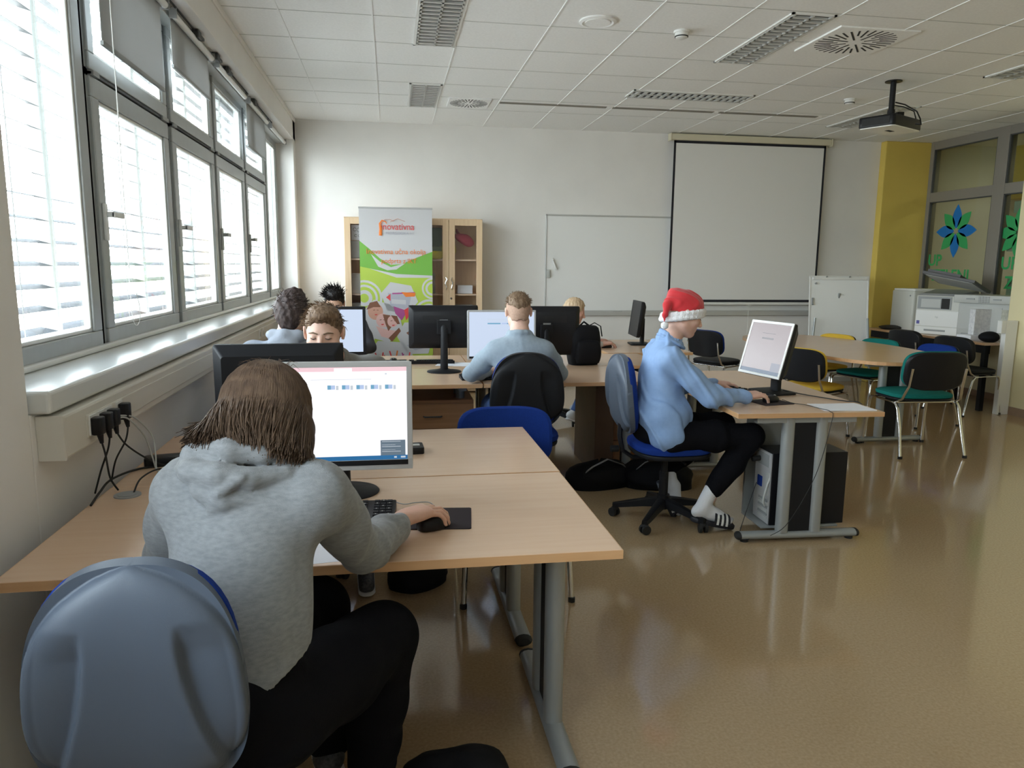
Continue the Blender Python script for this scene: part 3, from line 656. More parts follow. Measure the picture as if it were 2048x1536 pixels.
def monitor(label, loc, rz, w, h, bez=0.018, bmat='black', tilt=0.05, zc=0.28, base='round', content=None, chin=0.0, back='black', group='computer monitors', logo=None, curve_back=0.03):
    """faces -y; w, h = housing size; zc = height of the panel centre above the desk; rests on the table"""
    t = thing('monitor', label, 'monitor', loc, rz, group)
    T_ = dict(loc=(0,0,zc), rot=(-tilt,0,0))
    hb = MB(); d = 0.022
    def rr(x, z, y, r=0.012):
        P_ = []
        for cx, cz, a0 in ((x-r,z-r,0),(-x+r,z-r,90),(-x+r,-z+r,180),(x-r,-z+r,270)):
            for i in range(5): a = R_(a0+22.5*i); P_.append((cx+r*math.cos(a), y, cz+r*math.sin(a)))
        return P_
    hb.ring([rr(w/2-0.003, h/2-0.003, -0.002), rr(w/2, h/2, 0.001), rr(w/2, h/2, d), rr(w/2-0.010, h/2-0.010, d+0.012), rr(w/2-0.035, h/2-0.04, d+curve_back)])
    hs = obj('housing', hb, back, t, smooth=30, **T_)
    vb = MB()
    for k in range(9): vb.box(-w*0.3, w*0.3, d+curve_back-0.002, d+curve_back+0.0012, h/2-0.075-0.006*k, h/2-0.0725-0.006*k)
    vb.box(-0.03, 0.03, d+curve_back-0.001, d+curve_back+0.002, h*0.12, h*0.12+0.018, 1)
    obj('vents', vb, ['rubber','greyp'], hs)
    b = MB(); cx0, cx1, cz0, cz1 = -w/2+bez, w/2-bez, -h/2+bez+chin, h/2-bez
    b.box(-w/2+0.001, w/2-0.001, -0.006, 0.0, cz1, h/2-0.001); b.box(-w/2+0.001, w/2-0.001, -0.006, 0.0, -h/2+0.001, cz0)
    b.box(-w/2+0.001, cx0, -0.006, 0.0, cz0, cz1); b.box(cx1, w/2-0.001, -0.006, 0.0, cz0, cz1)
    bz = obj('bezel', b, bmat, t, bevel=0.0015, **T_)
    sm = MB().box(cx0, cx1, -0.0035, -0.002, cz0, cz1, 0); mats = ['black']
    if content: sm, mats = content(cx0, cx1, cz0, cz1)
    obj('screen', sm, mats, t, **T_)
    if chin: obj('lower_bezel', MB().box(cx0-0.002, cx1+0.002, -0.0075, -0.006, -h/2+bez*0.9, cz0-0.001), 'black', bz)
    if logo: textobj('logo', logo, 0.012, 'lgrey', bz, (-w/2+0.11, -0.0078, -h/2+bez+chin*0.3), (PI/2,0,0), 0.0002)
    ny = d+curve_back+0.005
    neck = MB().tube([(0,ny,zc+0.02),(0,ny+0.022,zc-0.02),(0,ny+0.02,0.02)], [0.026,0.024,0.028], 12, flat=0.7) if base != 'square' else MB().rbox(-0.035,0.035,ny,ny+0.035,0.01,zc,0.01)
    obj('neck', neck, 'blackm', t, smooth=40)
    obj('mount', MB().box(-0.05,0.05,d+curve_back-0.004,ny+0.02,zc-0.05,zc+0.05), 'blackm', t, bevel=0.004)
    if base == 'round': obj('base', MB().lathe((0,ny+0.0), [(0.122,0.0),(0.125,0.004),(0.12,0.010),(0.05,0.020),(0.03,0.026)], 36, sy=0.85), 'blackm', t, smooth=50)
    else: obj('base', MB().rbox(-0.12,0.12,ny-0.11,ny+0.09,0.0,0.014,0.03,e=0.003), 'blackm', t, smooth=50)
    return t
def scr(items, base):
    def f(x0, x1, z0, z1):
        b = MB().box(x0, x1, -0.0035, -0.002, z0, z1, 0); mats = [base]; W, H = x1-x0, z1-z0
        for k, (m, a, c, u, v) in enumerate(items):       # a,c = left,right fraction; u,v = top,bottom fraction
            if m not in mats: mats.append(m)
            b.box(x0+a*W, x0+c*W, -0.0035-0.0002*(1+k%3), -0.003, z1-v*H, z1-u*H, mats.index(m))
        return b, mats
    return f
it = [(E_['pink'],0,1,0,0.045),(E_['page'],0.47,0.60,0.01,0.045)]
for k in range(5): it += [(E_['thumb'],0.42+0.105*k,0.445+0.105*k,0.19,0.235),(E_['thumb2'],0.445+0.105*k,0.475+0.105*k,0.19,0.235),(E_['txt'],0.482+0.105*k,0.50+0.105*k,0.195,0.24)]
it += [(E_['txt'],0.30,0.74,0.128,0.132),(E_['txt'],0.84,0.855,0.068,0.080),(E_['note'],0.80,0.985,0.79,0.955)]
for k in range(7): it.append((E_['txt'],0.81,0.95-0.02*(k%3),0.803+0.018*k,0.808+0.018*k))
it += [(E_['task'],0,1,0.955,1.0),(E_['txt'],0.90,0.92,0.967,0.985),(E_['txt'],0.95,0.985,0.967,0.985)]
monitor('silver-rimmed monitor with a bright web page in front of the light grey hoodie', (-0.172, 2.44, HD), 0.0, 0.475, 0.36, 0.018, 'silver', 0.06, 0.275, 'round', scr(it, E_['page']), chin=0.016, logo='BenQ', back='silver')
monitor('wide black monitor seen from behind between the foreground desks and the short-haired person', (-0.435, 3.02, HD), R_(184), 0.49, 0.36, 0.02, 'black', 0.03, 0.278, 'round', None, curve_back=0.05, back='blackm')
bl = [(E_['txt'],0.3,0.7,0.2,0.21),(E_['thumb2'],0.3,0.6,0.3,0.33)]
monitor('black-rimmed monitor with a pale screen beside the roll-up banner', (-0.41, 5.48, HD), R_(2), 0.46, 0.35, 0.022, 'black', 0.04, 0.29, 'round', scr(bl, E_['bluepage']))
monitor('black monitor seen from behind on a tall round-footed stand in front of the banner', (0.375, 5.40, HD), R_(180), 0.50, 0.31, 0.018, 'black', 0.03, 0.325, 'round', None)
it = [(E_['txt'],0.28,0.9,0.16,0.165),(E_['txt'],0.28,0.9,0.20,0.205),(E_['thumb'],0.28,0.48,0.245,0.275),(E_['thumb2'],0.5,0.58,0.245,0.275),(E_['thumb'],0.58,0.63,0.245,0.275)]
monitor('silver-rimmed monitor with a bright screen in front of the person in the grey-blue jumper', (0.79, 5.30, HD), 0, 0.50, 0.36, 0.014, 'silver', 0.04, 0.27, 'round', scr(it, E_['bluepage']), chin=0.014, back='silver')
monitor('black monitor seen from behind, right of the person in the grey-blue jumper', (1.19, 5.66, HD), R_(178), 0.52, 0.38, 0.02, 'black', 0.03, 0.27, 'round', None)
monitor('black monitor seen edge-on at the desk of the blonde person', (2.40, 7.10, HD), R_(-97), 0.42, 0.35, 0.02, 'black', 0.12, 0.26, 'square', None)
it = [(E_['gtxt'],0.32,0.66,0.19,0.20),(E_['gtxt'],0.34,0.64,0.28,0.315),(E_['gnote'],0.76,0.98,0.76,0.93),(E_['gtask'],0,1,0.925,1.0)]
monitor('white-rimmed tilted monitor at the desk of the person in the red hat', (2.275, 4.235, HD), R_(-79), 0.385, 0.345, 0.017, 'white', 0.27, 0.278, 'square', scr(it, E_['greypage']), back='black', curve_back=0.05)

def keyboard(label, loc, rz, s=1.0, L=0.44, D=0.15):
    t = thing('keyboard', label, 'keyboard', loc, rz, 'black keyboards')
    obj('case', MB().add([(-L/2,-D/2,0),(L/2,-D/2,0),(L/2,D/2,0),(-L/2,D/2,0),(-L/2,-D/2,0.012),(L/2,-D/2,0.012),(L/2,D/2,0.026),(-L/2,D/2,0.026)], [(0,3,2,1),(4,5,6,7),(0,1,5,4),(1,2,6,5),(2,3,7,6),(3,0,4,7)]), 'black', t, bevel=0.004)
    k = MB(); sl = 0.014/D; n = 22; pitch = (L-0.02)/n
    for r in range(6):
        for c in range(n):
            if c in (15, 18) : continue
            x = -L/2+0.01+pitch*(c+0.5); y = -D/2+0.015+(D-0.03)*(r+0.5)/6; z = 0.0125+sl*(y+D/2)
            k.box(x-pitch*0.43, x+pitch*0.43, y-0.0085, y+0.0085, z-0.002, z+0.007, 0)
            if (r*7+c*3) % 2: k.box(x-0.002, x+0.002, y-0.002, y+0.003, z+0.007, z+0.0074, 1)
    obj('keys', k, ['blackm','lgrey'], t)
    return t
def mouse(label, loc, rz, group='computer mice'):
    t = thing('mouse', label, 'mouse', loc, rz, group)
    b = MB(); rings = []
    for s, z in ((0.92,0.0),(1.0,0.008),(0.98,0.018),(0.85,0.029),(0.55,0.036),(0.15,0.038)): rings.append([(x*s, y*s-0.004*(z>0.02), z) for x, y in superell(0.030, 0.055, 2.4, 28)])
    obj('shell', b.ring(rings), 'black', t, smooth=True)
    obj('wheel', MB().tube([(-0.003,0.028,0.032),(0.003,0.028,0.032)], 0.008, 10), 'greyp', t)
    return t
def cable(label, pts, r=0.0032, m='rubber', group='cables', name='cable'):
    # smooth through the points
    P_ = [V(p) for p in pts]; out = []
    for i in range(len(P_)-1):
        p0, p1, p2, p3 = P_[max(i-1,0)], P_[i], P_[i+1], P_[min(i+2,len(P_)-1)]
        for k in range(7):
            u = k/7; out.append(0.5*((2*p1)+(-p0+p2)*u+(2*p0-5*p1+4*p2-p3)*u*u+(-p0+3*p1-3*p2+p3)*u**3))
    out.append(P_[-1]); o0 = out[0]
    o = obj(name, MB().tube([p-o0 for p in out], r, 7), m, None, smooth=60, loc=o0)
    return tag(o, label, 'cable', group)
keyboard('black keyboard under the silver-rimmed monitor in the foreground', (-0.215, 2.255, HD), R_(-3))
mouse('black mouse under the hand of the person in the light grey hoodie', (0.115, 2.105, HD+0.004), R_(-62))
def pad(label, loc, rz, w_, d): tag(obj('mouse_mat', MB().rbox(-w_/2,w_/2,-d/2,d/2,0,0.003,0.008), mat('mat_dark',(0.022,0.014,0.018),0.8), None, loc=loc, rot=(0,0,rz)), label, 'mouse mat', 'dark mouse mats')
pad('dark mouse mat on the foreground desk beside the hand', (0.125, 2.19, HD), R_(-6), 0.22, 0.19)
pad('dark mouse mat under the hand of the person in the red hat', (2.16, 3.93, HD), R_(10), 0.20, 0.18)
mouse('black mouse under the hand of the person in the red hat', (2.165, 3.935, HD+0.004), R_(-75))
keyboard('black keyboard in front of the white-rimmed tilted monitor', (2.08, 4.34, HD), R_(-72), 1, 0.42, 0.14)
keyboard('black keyboard beside the elbow of the person in the grey-blue jumper', (0.68, 5.00, HD), R_(3))
keyboard('black keyboard behind the round-footed monitor stand', (0.27, 5.86, HD), R_(180))
mouse('black mouse at the left end of the far keyboard', (0.015, 5.90, HD), R_(180))
pad('dark mouse mat at the far side of the window desks', (-0.05, 5.95, HD), 0, 0.24, 0.2)
mouse('black mouse under the hand of the blonde person', (2.03, 6.82, HD), R_(-80))
keyboard('black keyboard behind the black monitor in front of the short-haired person', (-0.36, 3.26, HD), R_(182))
# papers
def sheet(label, loc, rz, w_=0.21, d=0.297, n=3, group='sheets of paper'):
    b = MB()
    for k in range(n): b.box(-w_/2, w_/2, -d/2, d/2, 0.0006*k, 0.0006*k+0.0004, 0, Matrix.Rotation(0.05*k,4,'Z'))
    tag(obj('paper_sheet', b, 'paper', None, loc=loc, rot=(0,0,rz)), label, 'paper', group)
sheet('white sheet of paper under the elbow of the person in the light grey hoodie', (-0.20, 1.99, HD), R_(8), 0.15, 0.21, 1)
sheet('white papers at the near corner of the desk of the person in the red hat', (2.49, 3.745, HD), R_(84))
sheet('white paper on the far desk behind the keyboard', (0.50, 5.75, HD), R_(75))
# cables + plugs at the trunking
for k, (y, lb) in enumerate(((2.56,'black plug in the trunking nearest the camera'),(2.635,'middle black plug in the trunking'),(2.70,'third black plug from the camera in the trunking'),(2.81,'single black plug further along the trunking'))):
    t = thing('power_plug', lb, 'plug', (-0.965, y, 0.98), 0, 'black power plugs in the trunking')
    obj('body', MB().rbox(-0.002,0.032,-0.022,0.022,-0.03,0.028,0.01,e=0.004), 'black', t, smooth=50)
    obj('strain_relief', MB().tube([(0.018,0,-0.028),(0.022,0,-0.06)], [0.011,0.006], 10), 'black', t)
cable('black cable hanging from the nearest plug down to the desk', [(-0.943,2.56,0.922),(-0.935,2.56,0.88),(-0.93,2.57,0.80),(-0.915,2.59,0.75)])
cable('black cable dropping straight from the middle plug behind the desk', [(-0.945,2.635,0.922),(-0.955,2.64,0.88),(-0.99,2.66,0.80),(-1.015,2.66,0.72)])
cable('black cable arching from the third plug to the power adapter', [(-0.943,2.70,0.922),(-0.93,2.74,0.87),(-0.90,2.83,0.80),(-0.86,2.90,0.752),(-0.80,2.93,0.748),(-0.72,2.95,0.746)])
cable('black cable dropping from the plug furthest along the trunking', [(-0.943,2.81,0.922),(-0.955,2.81,0.87),(-0.99,2.80,0.80),(-1.01,2.80,0.72)])
cable('pale grey network cable looping from the trunking to the desk', [(-0.955,2.75,0.965),(-0.93,2.78,0.955),(-0.90,2.84,0.88),(-0.885,2.86,0.80),(-0.87,2.85,0.749),(-0.84,2.80,0.746)], 0.003, 'lgrey')
cable('second pale grey network cable beside the first', [(-0.955,2.77,0.970),(-0.92,2.82,0.95),(-0.885,2.88,0.87),(-0.875,2.87,0.80),(-0.86,2.83,0.749),(-0.80,2.78,0.746)], 0.003, 'lgrey')
cable('dark cable lying along the window edge of the desk', [(-0.95,2.45,0.744),(-0.975,2.6,0.744),(-0.99,2.75,0.744),(-0.94,2.88,0.744),(-0.84,2.92,0.744)], 0.004)
cable('dark cable looping out of the desk grommet', [(-0.86,2.57,0.745),(-0.85,2.62,0.78),(-0.80,2.66,0.80),(-0.74,2.64,0.78),(-0.70,2.60,0.748),(-0.62,2.56,0.744)], 0.003)
tag(obj('desk_grommet', MB().cyl((0,0),0.042,0,0.004,28).cyl((0,0),0.030,0.004,0.006,24), 'greyp', None, loc=(-0.875,2.555,HD)), 'round grey cable grommet in the foreground desk top', 'cable grommet')
t = thing('power_strip', 'black power adapter box lying at the window end of the desks', 'power supply', (-0.77, 2.97, HD), R_(14))
obj('body', MB().rbox(-0.17,0.17,-0.035,0.035,0,0.035,0.012,e=0.004), 'black', t, smooth=50)
cable('thin mouse cable curving behind the hand on the foreground desk', [(-0.01,2.38,0.745),(0.03,2.33,0.745),(0.07,2.34,0.745),(0.11,2.33,0.748),(0.125,2.25,0.762)], 0.0016, 'greyp')
t = thing('card_reader', 'small black box with slots beside the silver-rimmed monitor', 'device', (0.085, 3.03, HD), R_(3))
obj('body', MB().rbox(-0.04,0.04,-0.05,0.05,0,0.028,0.01,e=0.003), 'black', t, smooth=50)
obj('marking', MB().box(-0.025,0.025,-0.01,0.02,0.028,0.0286), 'lgrey', t)
cable('black cable trailing from the white-rimmed monitor to the desk edge', [(2.40,4.22,0.76),(2.48,4.15,0.746),(2.56,4.00,0.744),(2.62,3.9,0.744),(2.67,3.85,0.744),(2.70,3.80,0.70)])
cable('thin mouse cable hanging over the near edge of the end-on desk', [(2.22,3.91,0.76),(2.27,3.88,0.744),(2.31,3.82,0.744),(2.335,3.70,0.744),(2.34,3.615,0.744),(2.335,3.585,0.70),(2.26,3.58,0.40),(2.12,3.58,0.14),(2.02,3.58,0.07)], 0.0018)
cable('white network cable hanging behind the columns of the end-on desk', [(2.30,3.80,0.62),(2.20,3.78,0.50),(2.11,3.77,0.36),(2.07,3.77,0.22),(2.085,3.78,0.17)], 0.006, 'lgrey')
cable('thin black cable trailing on the floor to the foot of the end-on desk', [(2.08,3.88,0.28),(2.0,3.83,0.12),(1.93,3.76,0.02),(1.89,3.68,0.02),(1.92,3.62,0.04)], 0.002)
# PC tower
t = thing('computer_tower', 'black computer tower with a silver rear panel standing under the end-on desk', 'computer', (2.32, 3.845, 0.062), R_(-2))
obj('case', MB().box(-0.215, 0.235, -0.10, 0.10, 0, 0.42), 'black', t, bevel=0.004)
rp = MB().box(-0.220,-0.215,-0.095,0.095,0.005,0.415,0)
for k in range(6): rp.box(-0.224,-0.220,-0.08,0.03,0.03+0.02*k,0.042+0.02*k,1 if k%2 else 2)
rp.box(-0.223,-0.220,-0.07,0.07,0.33,0.40,1); rp.box(-0.226,-0.220,0.0,0.05,0.20,0.26,3); rp.box(-0.225,-0.220,-0.08,-0.05,0.17,0.30,2)
obj('rear_panel', rp, ['silver','greyp','lgrey','blue'], t)
obj('power_connector', MB().tube([(-0.222,0.04,0.36),(-0.27,0.04,0.355)], 0.016, 10), 'rubber', t)

# backpack on the far desk + bags on the floor
def soft_box(mb, w_, d, h, n=10, puff=0.04, T=None, mi=0):
    rings = []
    for j in range(9):
        v = j/8; s = 1-0.10*abs(2*v-1)**3; z = h*v
        rings.append([(x*s, y*s+puff*math.sin(v*PI)*(-1 if y < 0 else 1)*0.4, z) for x, y in superell(w_/2, d/2, 3.4, 32)])
    last = rings[-1]; rings += [[(x*0.85, y*0.8, h+0.015) for x, y, z in last], [(x*0.3, y*0.3, h+0.02) for x, y, z in last]]
    return mb.ring(rings, mi, True, T)
t = thing('backpack', 'black backpack standing upright on the far desk', 'backpack', (1.50, 5.68, HD), R_(8))
obj('body', soft_box(MB(), 0.25, 0.17, 0.29), 'nylon', t, smooth=60)
obj('front_pocket', soft_box(MB(), 0.20, 0.06, 0.16, T=Tm((0,-0.10,0.02))), 'nylon', t, smooth=60)
obj('strap', MB().tube([(0.06,0.04,0.30),(0.10,0.02,0.325),(0.135,-0.02,0.30),(0.145,-0.03,0.22)], 0.010, 8, flat=0.4).tube([(-0.04,0,0.30),(0,0,0.335),(0.05,0,0.30)], 0.008, 8), 'nylon', t, smooth=60)
def bag(label, loc, rz, w_, d, h, strap=True, seed=1):
    t = thing('bag', label, 'bag', loc, rz, 'dark bags lying on the floor')
    rnd = random.Random(seed); b = MB(); rings = []
    for j in range(8):
        v = j/7; s = (1-(max(0,v-0.25)/0.75)**2.2)**0.5 if v > 0.25 else 1-0.06*(1-v/0.25)
        s = max(s, 0.06)
        rings.append([(x*s*(1+0.05*math.sin(5*k_+j+seed)), y*s*(1+0.06*math.sin(3*k_+2*j+seed)), h*v*(1+0.10*math.sin(2*k_+seed)*v)) for k_, (x, y) in ((2*PI*q/36, p) for q, p in enumerate(superell(w_/2, d/2, 2.6, 36)))])
    obj('body', b.ring(rings), 'nylon', t, smooth=60)
    if strap:
        obj('strap', MB().tube([(-w_*0.35,-d*0.25,h*0.55),(-w_*0.2,-d*0.35,h*0.95),(0.05*w_,-d*0.25,h*1.16),(w_*0.3,-d*0.2,h*0.85),(w_*0.42,-d*0.15,h*0.45)], 0.014, 8, flat=0.3), 'greyp', t, smooth=60)
    return t
bag('black backpack lying on the floor left of the swivel chair star base', (1.42, 4.86, 0), R_(10), 0.50, 0.30, 0.17, True, 1)
bag('black bag with grey straps on the floor behind the chair of the red hat wearer', (1.82, 4.80, 0), R_(-12), 0.50, 0.34, 0.20, True, 4)
bag('black bag at the bottom edge beside the foreground shoes', (0.16, 1.86, 0), R_(15), 0.34, 0.30, 0.17, False, 2)
bag('black bag under the desks beside the blue chair', (0.11, 3.40, 0), R_(40), 0.30, 0.22, 0.15, False, 6)

# ================================================================ BACK WALL
t = thing('whiteboard', 'wide white enamel board on the back wall, partly behind the projection screen', 'whiteboard', (3.69, YB, 0.94))
obj('panel', MB().box(-1.79, 1.79, -0.020, 0, 0.02, 1.18), 'board', t)
f = MB(); f.box(-1.80,1.80,-0.026,0,1.17,1.19).box(-1.80,1.80,-0.026,0,0.0,0.02).box(-1.80,-1.785,-0.026,0,0,1.19).box(1.785,1.80,-0.026,0,0,1.19)
obj('frame', f, 'boardframe', t, bevel=0.003)
obj('tray', MB().box(-1.78,1.78,-0.052,-0.0,-0.045,-0.005).box(-1.78,1.78,-0.056,-0.050,-0.045,0.008), 'boardframe', t, bevel=0.002)
obj('panel_leg', MB().box(-1.80,-1.785,-0.02,0,-0.93,0), 'boardframe', t)
tag(obj('marker_holder', MB().box(-0.012,0.012,-0.02,0,-0.075,0.075).box(-0.006,0.006,-0.028,-0.02,-0.05,0.05), 'white', None, bevel=0.004, loc=(2.0,9.074,1.53), rot=(0,-0.35,0)), 'small white marker clip stuck slanting on the whiteboard', 'marker holder')
tag(obj('wall_clip', MB().box(-0.02,0.02,-0.02,0,-0.05,0.05), 'lgrey', None, bevel=0.004, loc=(1.925,9.07,1.41)), 'grey clip at the left edge of the whiteboard', 'clip')
tag(obj('whiteboard_pen', MB().tube([(-0.06,0,0),(0.06,0,0)],0.008,10), 'greyp', None, loc=(2.83,9.072,0.943)), 'grey pen lying on the whiteboard tray', 'pen')
t = thing('projection_screen', 'white pull-down projection screen with a black border', 'projection screen', (4.47, 9.0, 0))
obj('housing', MB().box(-1.06,1.06,-0.045,0.045,3.04,3.115), 'ivory', t, bevel=0.01)
obj('end_cap', MB().box(-1.075,-1.06,-0.05,0.05,3.03,3.12).box(1.06,1.075,-0.05,0.05,3.03,3.12), 'ivory', t, bevel=0.005)
sf = MB().box(-0.985,0.985,0.0,0.003,1.10,3.01,0)
sf.box(-1.012,-0.985,-0.001,0.003,1.07,3.05,1).box(0.985,1.012,-0.001,0.003,1.07,3.05,1).box(-1.012,1.012,-0.001,0.003,1.07,1.10,1).box(-1.012,1.012,-0.001,0.003,3.01,3.05,1)
obj('fabric', sf, ['screenf','blackedge'], t)
obj('bottom_bar', MB().box(-1.03,1.03,-0.016,0.016,1.035,1.068), 'white', t, bevel=0.006)
obj('pull_cord', MB().tube([(0.08,-0.02,1.04),(0.08,-0.02,0.62)],0.003,6).tube([(0.05,-0.02,1.03),(0.08,-0.02,1.01),(0.11,-0.02,1.03)],0.004,6), 'white', t)
# display cabinets
def cabinet(label, cx, door_off):
    t = thing('display_cabinet', label, 'cabinet', (cx, 8.90, 0), 0, 'maple display cabinets with glazed doors')
    W2 = 0.39; b = MB()
    b.box(-W2,-W2+0.02,-0.19,0.19,0,2.03).box(W2-0.02,W2,-0.19,0.19,0,2.03).box(-W2,W2,-0.19,0.19,2.01,2.03).box(-W2+0.02,W2-0.02,-0.19,0.19,0.02,0.06).box(-W2+0.02,W2-0.02,0.175,0.19,0.06,2.01)
    obj('carcass', b, 'cabwood', t, bevel=0.002)
    for z in (0.45, 0.82, 1.17, 1.57): obj('shelf', MB().box(-W2+0.02,W2-0.02,-0.15,0.175,z-0.018,z), 'cabin', t)
    for s in (-1, 1):
        x0, x1 = (-W2+0.002,-0.002) if s < 0 else (0.002,W2-0.002); d = MB(); zf = 0.70; T0 = 0.068
        d.box(x0,x0+T0,-0.212,-0.192,0.06,2.02).box(x1-T0,x1,-0.212,-0.192,0.06,2.02)
        d.box(x0+T0,x1-T0,-0.212,-0.192,2.02-T0,2.02).box(x0+T0,x1-T0,-0.212,-0.192,0.06,zf)
        dr = obj('door', d, 'cabwood', t, bevel=0.002)
        obj('glass_pane', MB().box(x0+T0,x1-T0,-0.204,-0.200,zf,2.02-T0), 'cabglass', dr)
        hx = -0.034 if s < 0 else 0.034
        pts = [(hx,-0.212,1.36),(hx-0.012*s,-0.232,1.34),(hx+0.010*s,-0.236,1.30),(hx-0.006*s,-0.232,1.24),(hx,-0.212,1.22)]
        obj('handle', MB().tube(pts, 0.006, 8), 'chrome', dr, smooth=True)
        if s > 0: obj('lock', MB().tube([(hx-0.01,-0.212,1.12),(hx-0.01,-0.218,1.12)], 0.012, 12), 'chrome', dr)
    return t
cabinet('maple glass-door display cabinet mostly hidden behind the roll-up banner', -0.115, 0)
cabinet('maple glass-door display cabinet right of the roll-up banner, with a red knitted hat inside', 0.672, 0)
def inbox(name, label, cat, x0, x1, z0, z1, m, y0=8.80, y1=8.98, group=None, bevel=0.004): tag(obj(name, MB().box(-(x1-x0)/2,(x1-x0)/2,-(y1-y0)/2,(y1-y0)/2,0,z1-z0), m, None, bevel=bevel, loc=((x0+x1)/2,(y0+y1)/2,z0)), label, cat, group)
inbox('box', 'grey-white box on the top left cabinet shelf under the paper sign', 'box', -0.44,-0.20,1.572,1.77,'lgrey')
t = thing('paper_sign', 'white paper with dark curly drawings behind the left cabinet glass', 'sign', (-0.30, 8.79, 1.775))
obj('sheet', MB().box(-0.13,0.13,0,0.004,0,0.17), 'paper', t)
dd = MB()
for k, (cx, cz, r) in enumerate(((-0.09,0.12,0.018),(-0.045,0.115,0.022),(0.0,0.12,0.016),(0.05,0.118,0.02),(-0.08,0.05,0.014),(-0.04,0.05,0.012),(0.0,0.048,0.014),(0.05,0.05,0.012))):
    dd.tube([(cx+r*math.cos(a),-0.001,cz+r*math.sin(a)) for a in np.linspace(0.4,5.6,10)], 0.0035, 5)
obj('drawing', dd, 'greyp', t)
inbox('box', 'patterned white box on the middle left cabinet shelf', 'box', -0.44,-0.26,1.172,1.40,'beige')
inbox('box', 'dark grey box on the lower left cabinet shelf', 'box', -0.46,-0.20,0.83,1.0,'greyp')
inbox('box', 'flat pale box stacked on the dark grey box', 'box', -0.45,-0.18,1.0,1.06,'lgrey')
inbox('box', 'dark green box on the top shelf right of the banner', 'box', 0.45,0.60,1.72,1.93,mat('dk_green',(0.05,0.10,0.06),0.7))
inbox('box', 'dull green box below the dark green box', 'box', 0.44,0.61,1.58,1.715,mat('dull_green',(0.13,0.20,0.11),0.7))
inbox('folder', 'dark upright folder on the middle shelf right of the banner', 'folder', 0.46,0.52,1.172,1.40,'greyp')
inbox('box', 'pale box on the middle shelf at the right cabinet edge', 'box', 0.78,0.96,1.172,1.27,'paper')
inbox('box', 'white box on the lower shelf at the right cabinet edge', 'box', 0.76,0.97,0.83,1.04,'lgrey')
def blob(name, label, cat, loc, r, m, n=20, group=None, wob=0.12, parts=None):
    b = MB().ball((0,0,0), r, n); b.v = [(x*(1+wob*math.sin(9*z+40*x)), y, z*(1+wob*math.sin(30*x))) for x, y, z in b.v]
    return tag(obj(name, b, m, None, smooth=True, loc=loc), label, cat, group)
t = thing('knitted_hat', 'crumpled dark red knitted hat hung high in the right cabinet', 'hat', (0.86, 8.80, 1.80))
b = MB().ball((0,0,0), (0.115,0.05,0.065), 20); b.v = [(x, y, z*(1+0.15*math.sin(25*x))-0.35*x) for x, y, z in b.v]
obj('crown', b, mat('red_knit', (0.30,0.02,0.045), 0.9, bump=0.5, bscale=120), t, smooth=True)
obj('tip', MB().tube([(-0.06,0,0.05),(-0.085,0,0.09),(-0.09,0,0.12)], [0.02,0.014,0.008], 10), mat('red_knit2', (0.30,0.02,0.045), 0.9), t, smooth=True)
ym = mat('yellow_balloon', (0.62,0.55,0.05), 0.5)
tag(obj('ball', MB().ball((0,0,0), (0.10,0.06,0.115), 20), ym, None, smooth=True, loc=(0.67, 8.84, 1.686)), 'yellow ball behind the middle stile of the right cabinet', 'ball', 'yellow decorations')
tag(obj('basket', MB().lathe((0,0), [(0.07,0),(0.10,0.03),(0.105,0.09),(0.09,0.09),(0.08,0.03)], 20), ym, None, smooth=40, loc=(0.52, 8.80, 1.572)), 'yellow bowl on the top shelf just right of the banner', 'bowl', 'yellow decorations')
# roll-up banner
bt = thing('roll_up_banner', 'tall roll-up banner in white and lime green with pictures of pupils', 'banner', (0.07, 8.50, 0.02), R_(-1.5))
WB, HB = 0.80, 2.10
obj('base', MB().rbox(-WB/2-0.02,WB/2+0.02,-0.06,0.06,-0.02,0.06,0.02,e=0.008), 'silver', bt, smooth=40)
obj('pole', MB().tube([(0,0.035,0.05),(0,0.035,HB)],0.008,8), 'silver', bt)
obj('top_rail', MB().tube([(-WB/2-0.005,0,HB),(WB/2+0.005,0,HB)],0.010,10), 'silver', bt, smooth=40)
def bm2(n, c, **k): return mat('banner_'+n, c, 0.45, **k)
bw, bg1, bg2, bor, bred = bm2('white',(0.56,0.55,0.56)), bm2('green',(0.17,0.42,0.06)), bm2('lime',(0.42,0.55,0.07)), bm2('orange',(0.78,0.20,0.03)), bm2('red',(0.68,0.06,0.06))
bpk, bsk, bbr, bpu, bgy = bm2('pink',(0.72,0.44,0.40)), bm2('skin',(0.62,0.33,0.24)), bm2('brown',(0.22,0.09,0.05)), bm2('purple',(0.40,0.08,0.25)), bm2('grey',(0.42,0.42,0.48))
Z0 = 0.06
def lay(y, poly, m, name='artwork', par=None):
    return None
pb = MB(); pm = [bw,bg1,bg2,bor,bred,bpk,bsk,bbr,bpu,bgy]
def P2(poly, mi, k):                      # poly in (u right from left edge, v down from top), metres
    y = -0.0005*k-0.001; vs = [(-WB/2+u, y, HB-v) for u, v in poly]; n = len(vs)
    vs2 = [(x, y+0.0003, z) for x, _, z in vs]
    pb.add(vs+vs2, [tuple(range(n)), tuple(range(2*n-1,n-1,-1))], mi)
def circ(u, v, r, n=28, sq=1.0): return [(u+r*math.cos(2*PI*j/n), v+r*sq*math.sin(2*PI*j/n)) for j in range(n)]
def clipu(p): return [(min(max(u,0.0),WB), v) for u, v in p]
pb.box(-WB/2, WB/2, -0.001, 0.001, Z0, HB, 0)
cv = lambda f, a, c, n=14: [(a+(c-a)*i/n, f((a+(c-a)*i/n))) for i in range(n+1)]
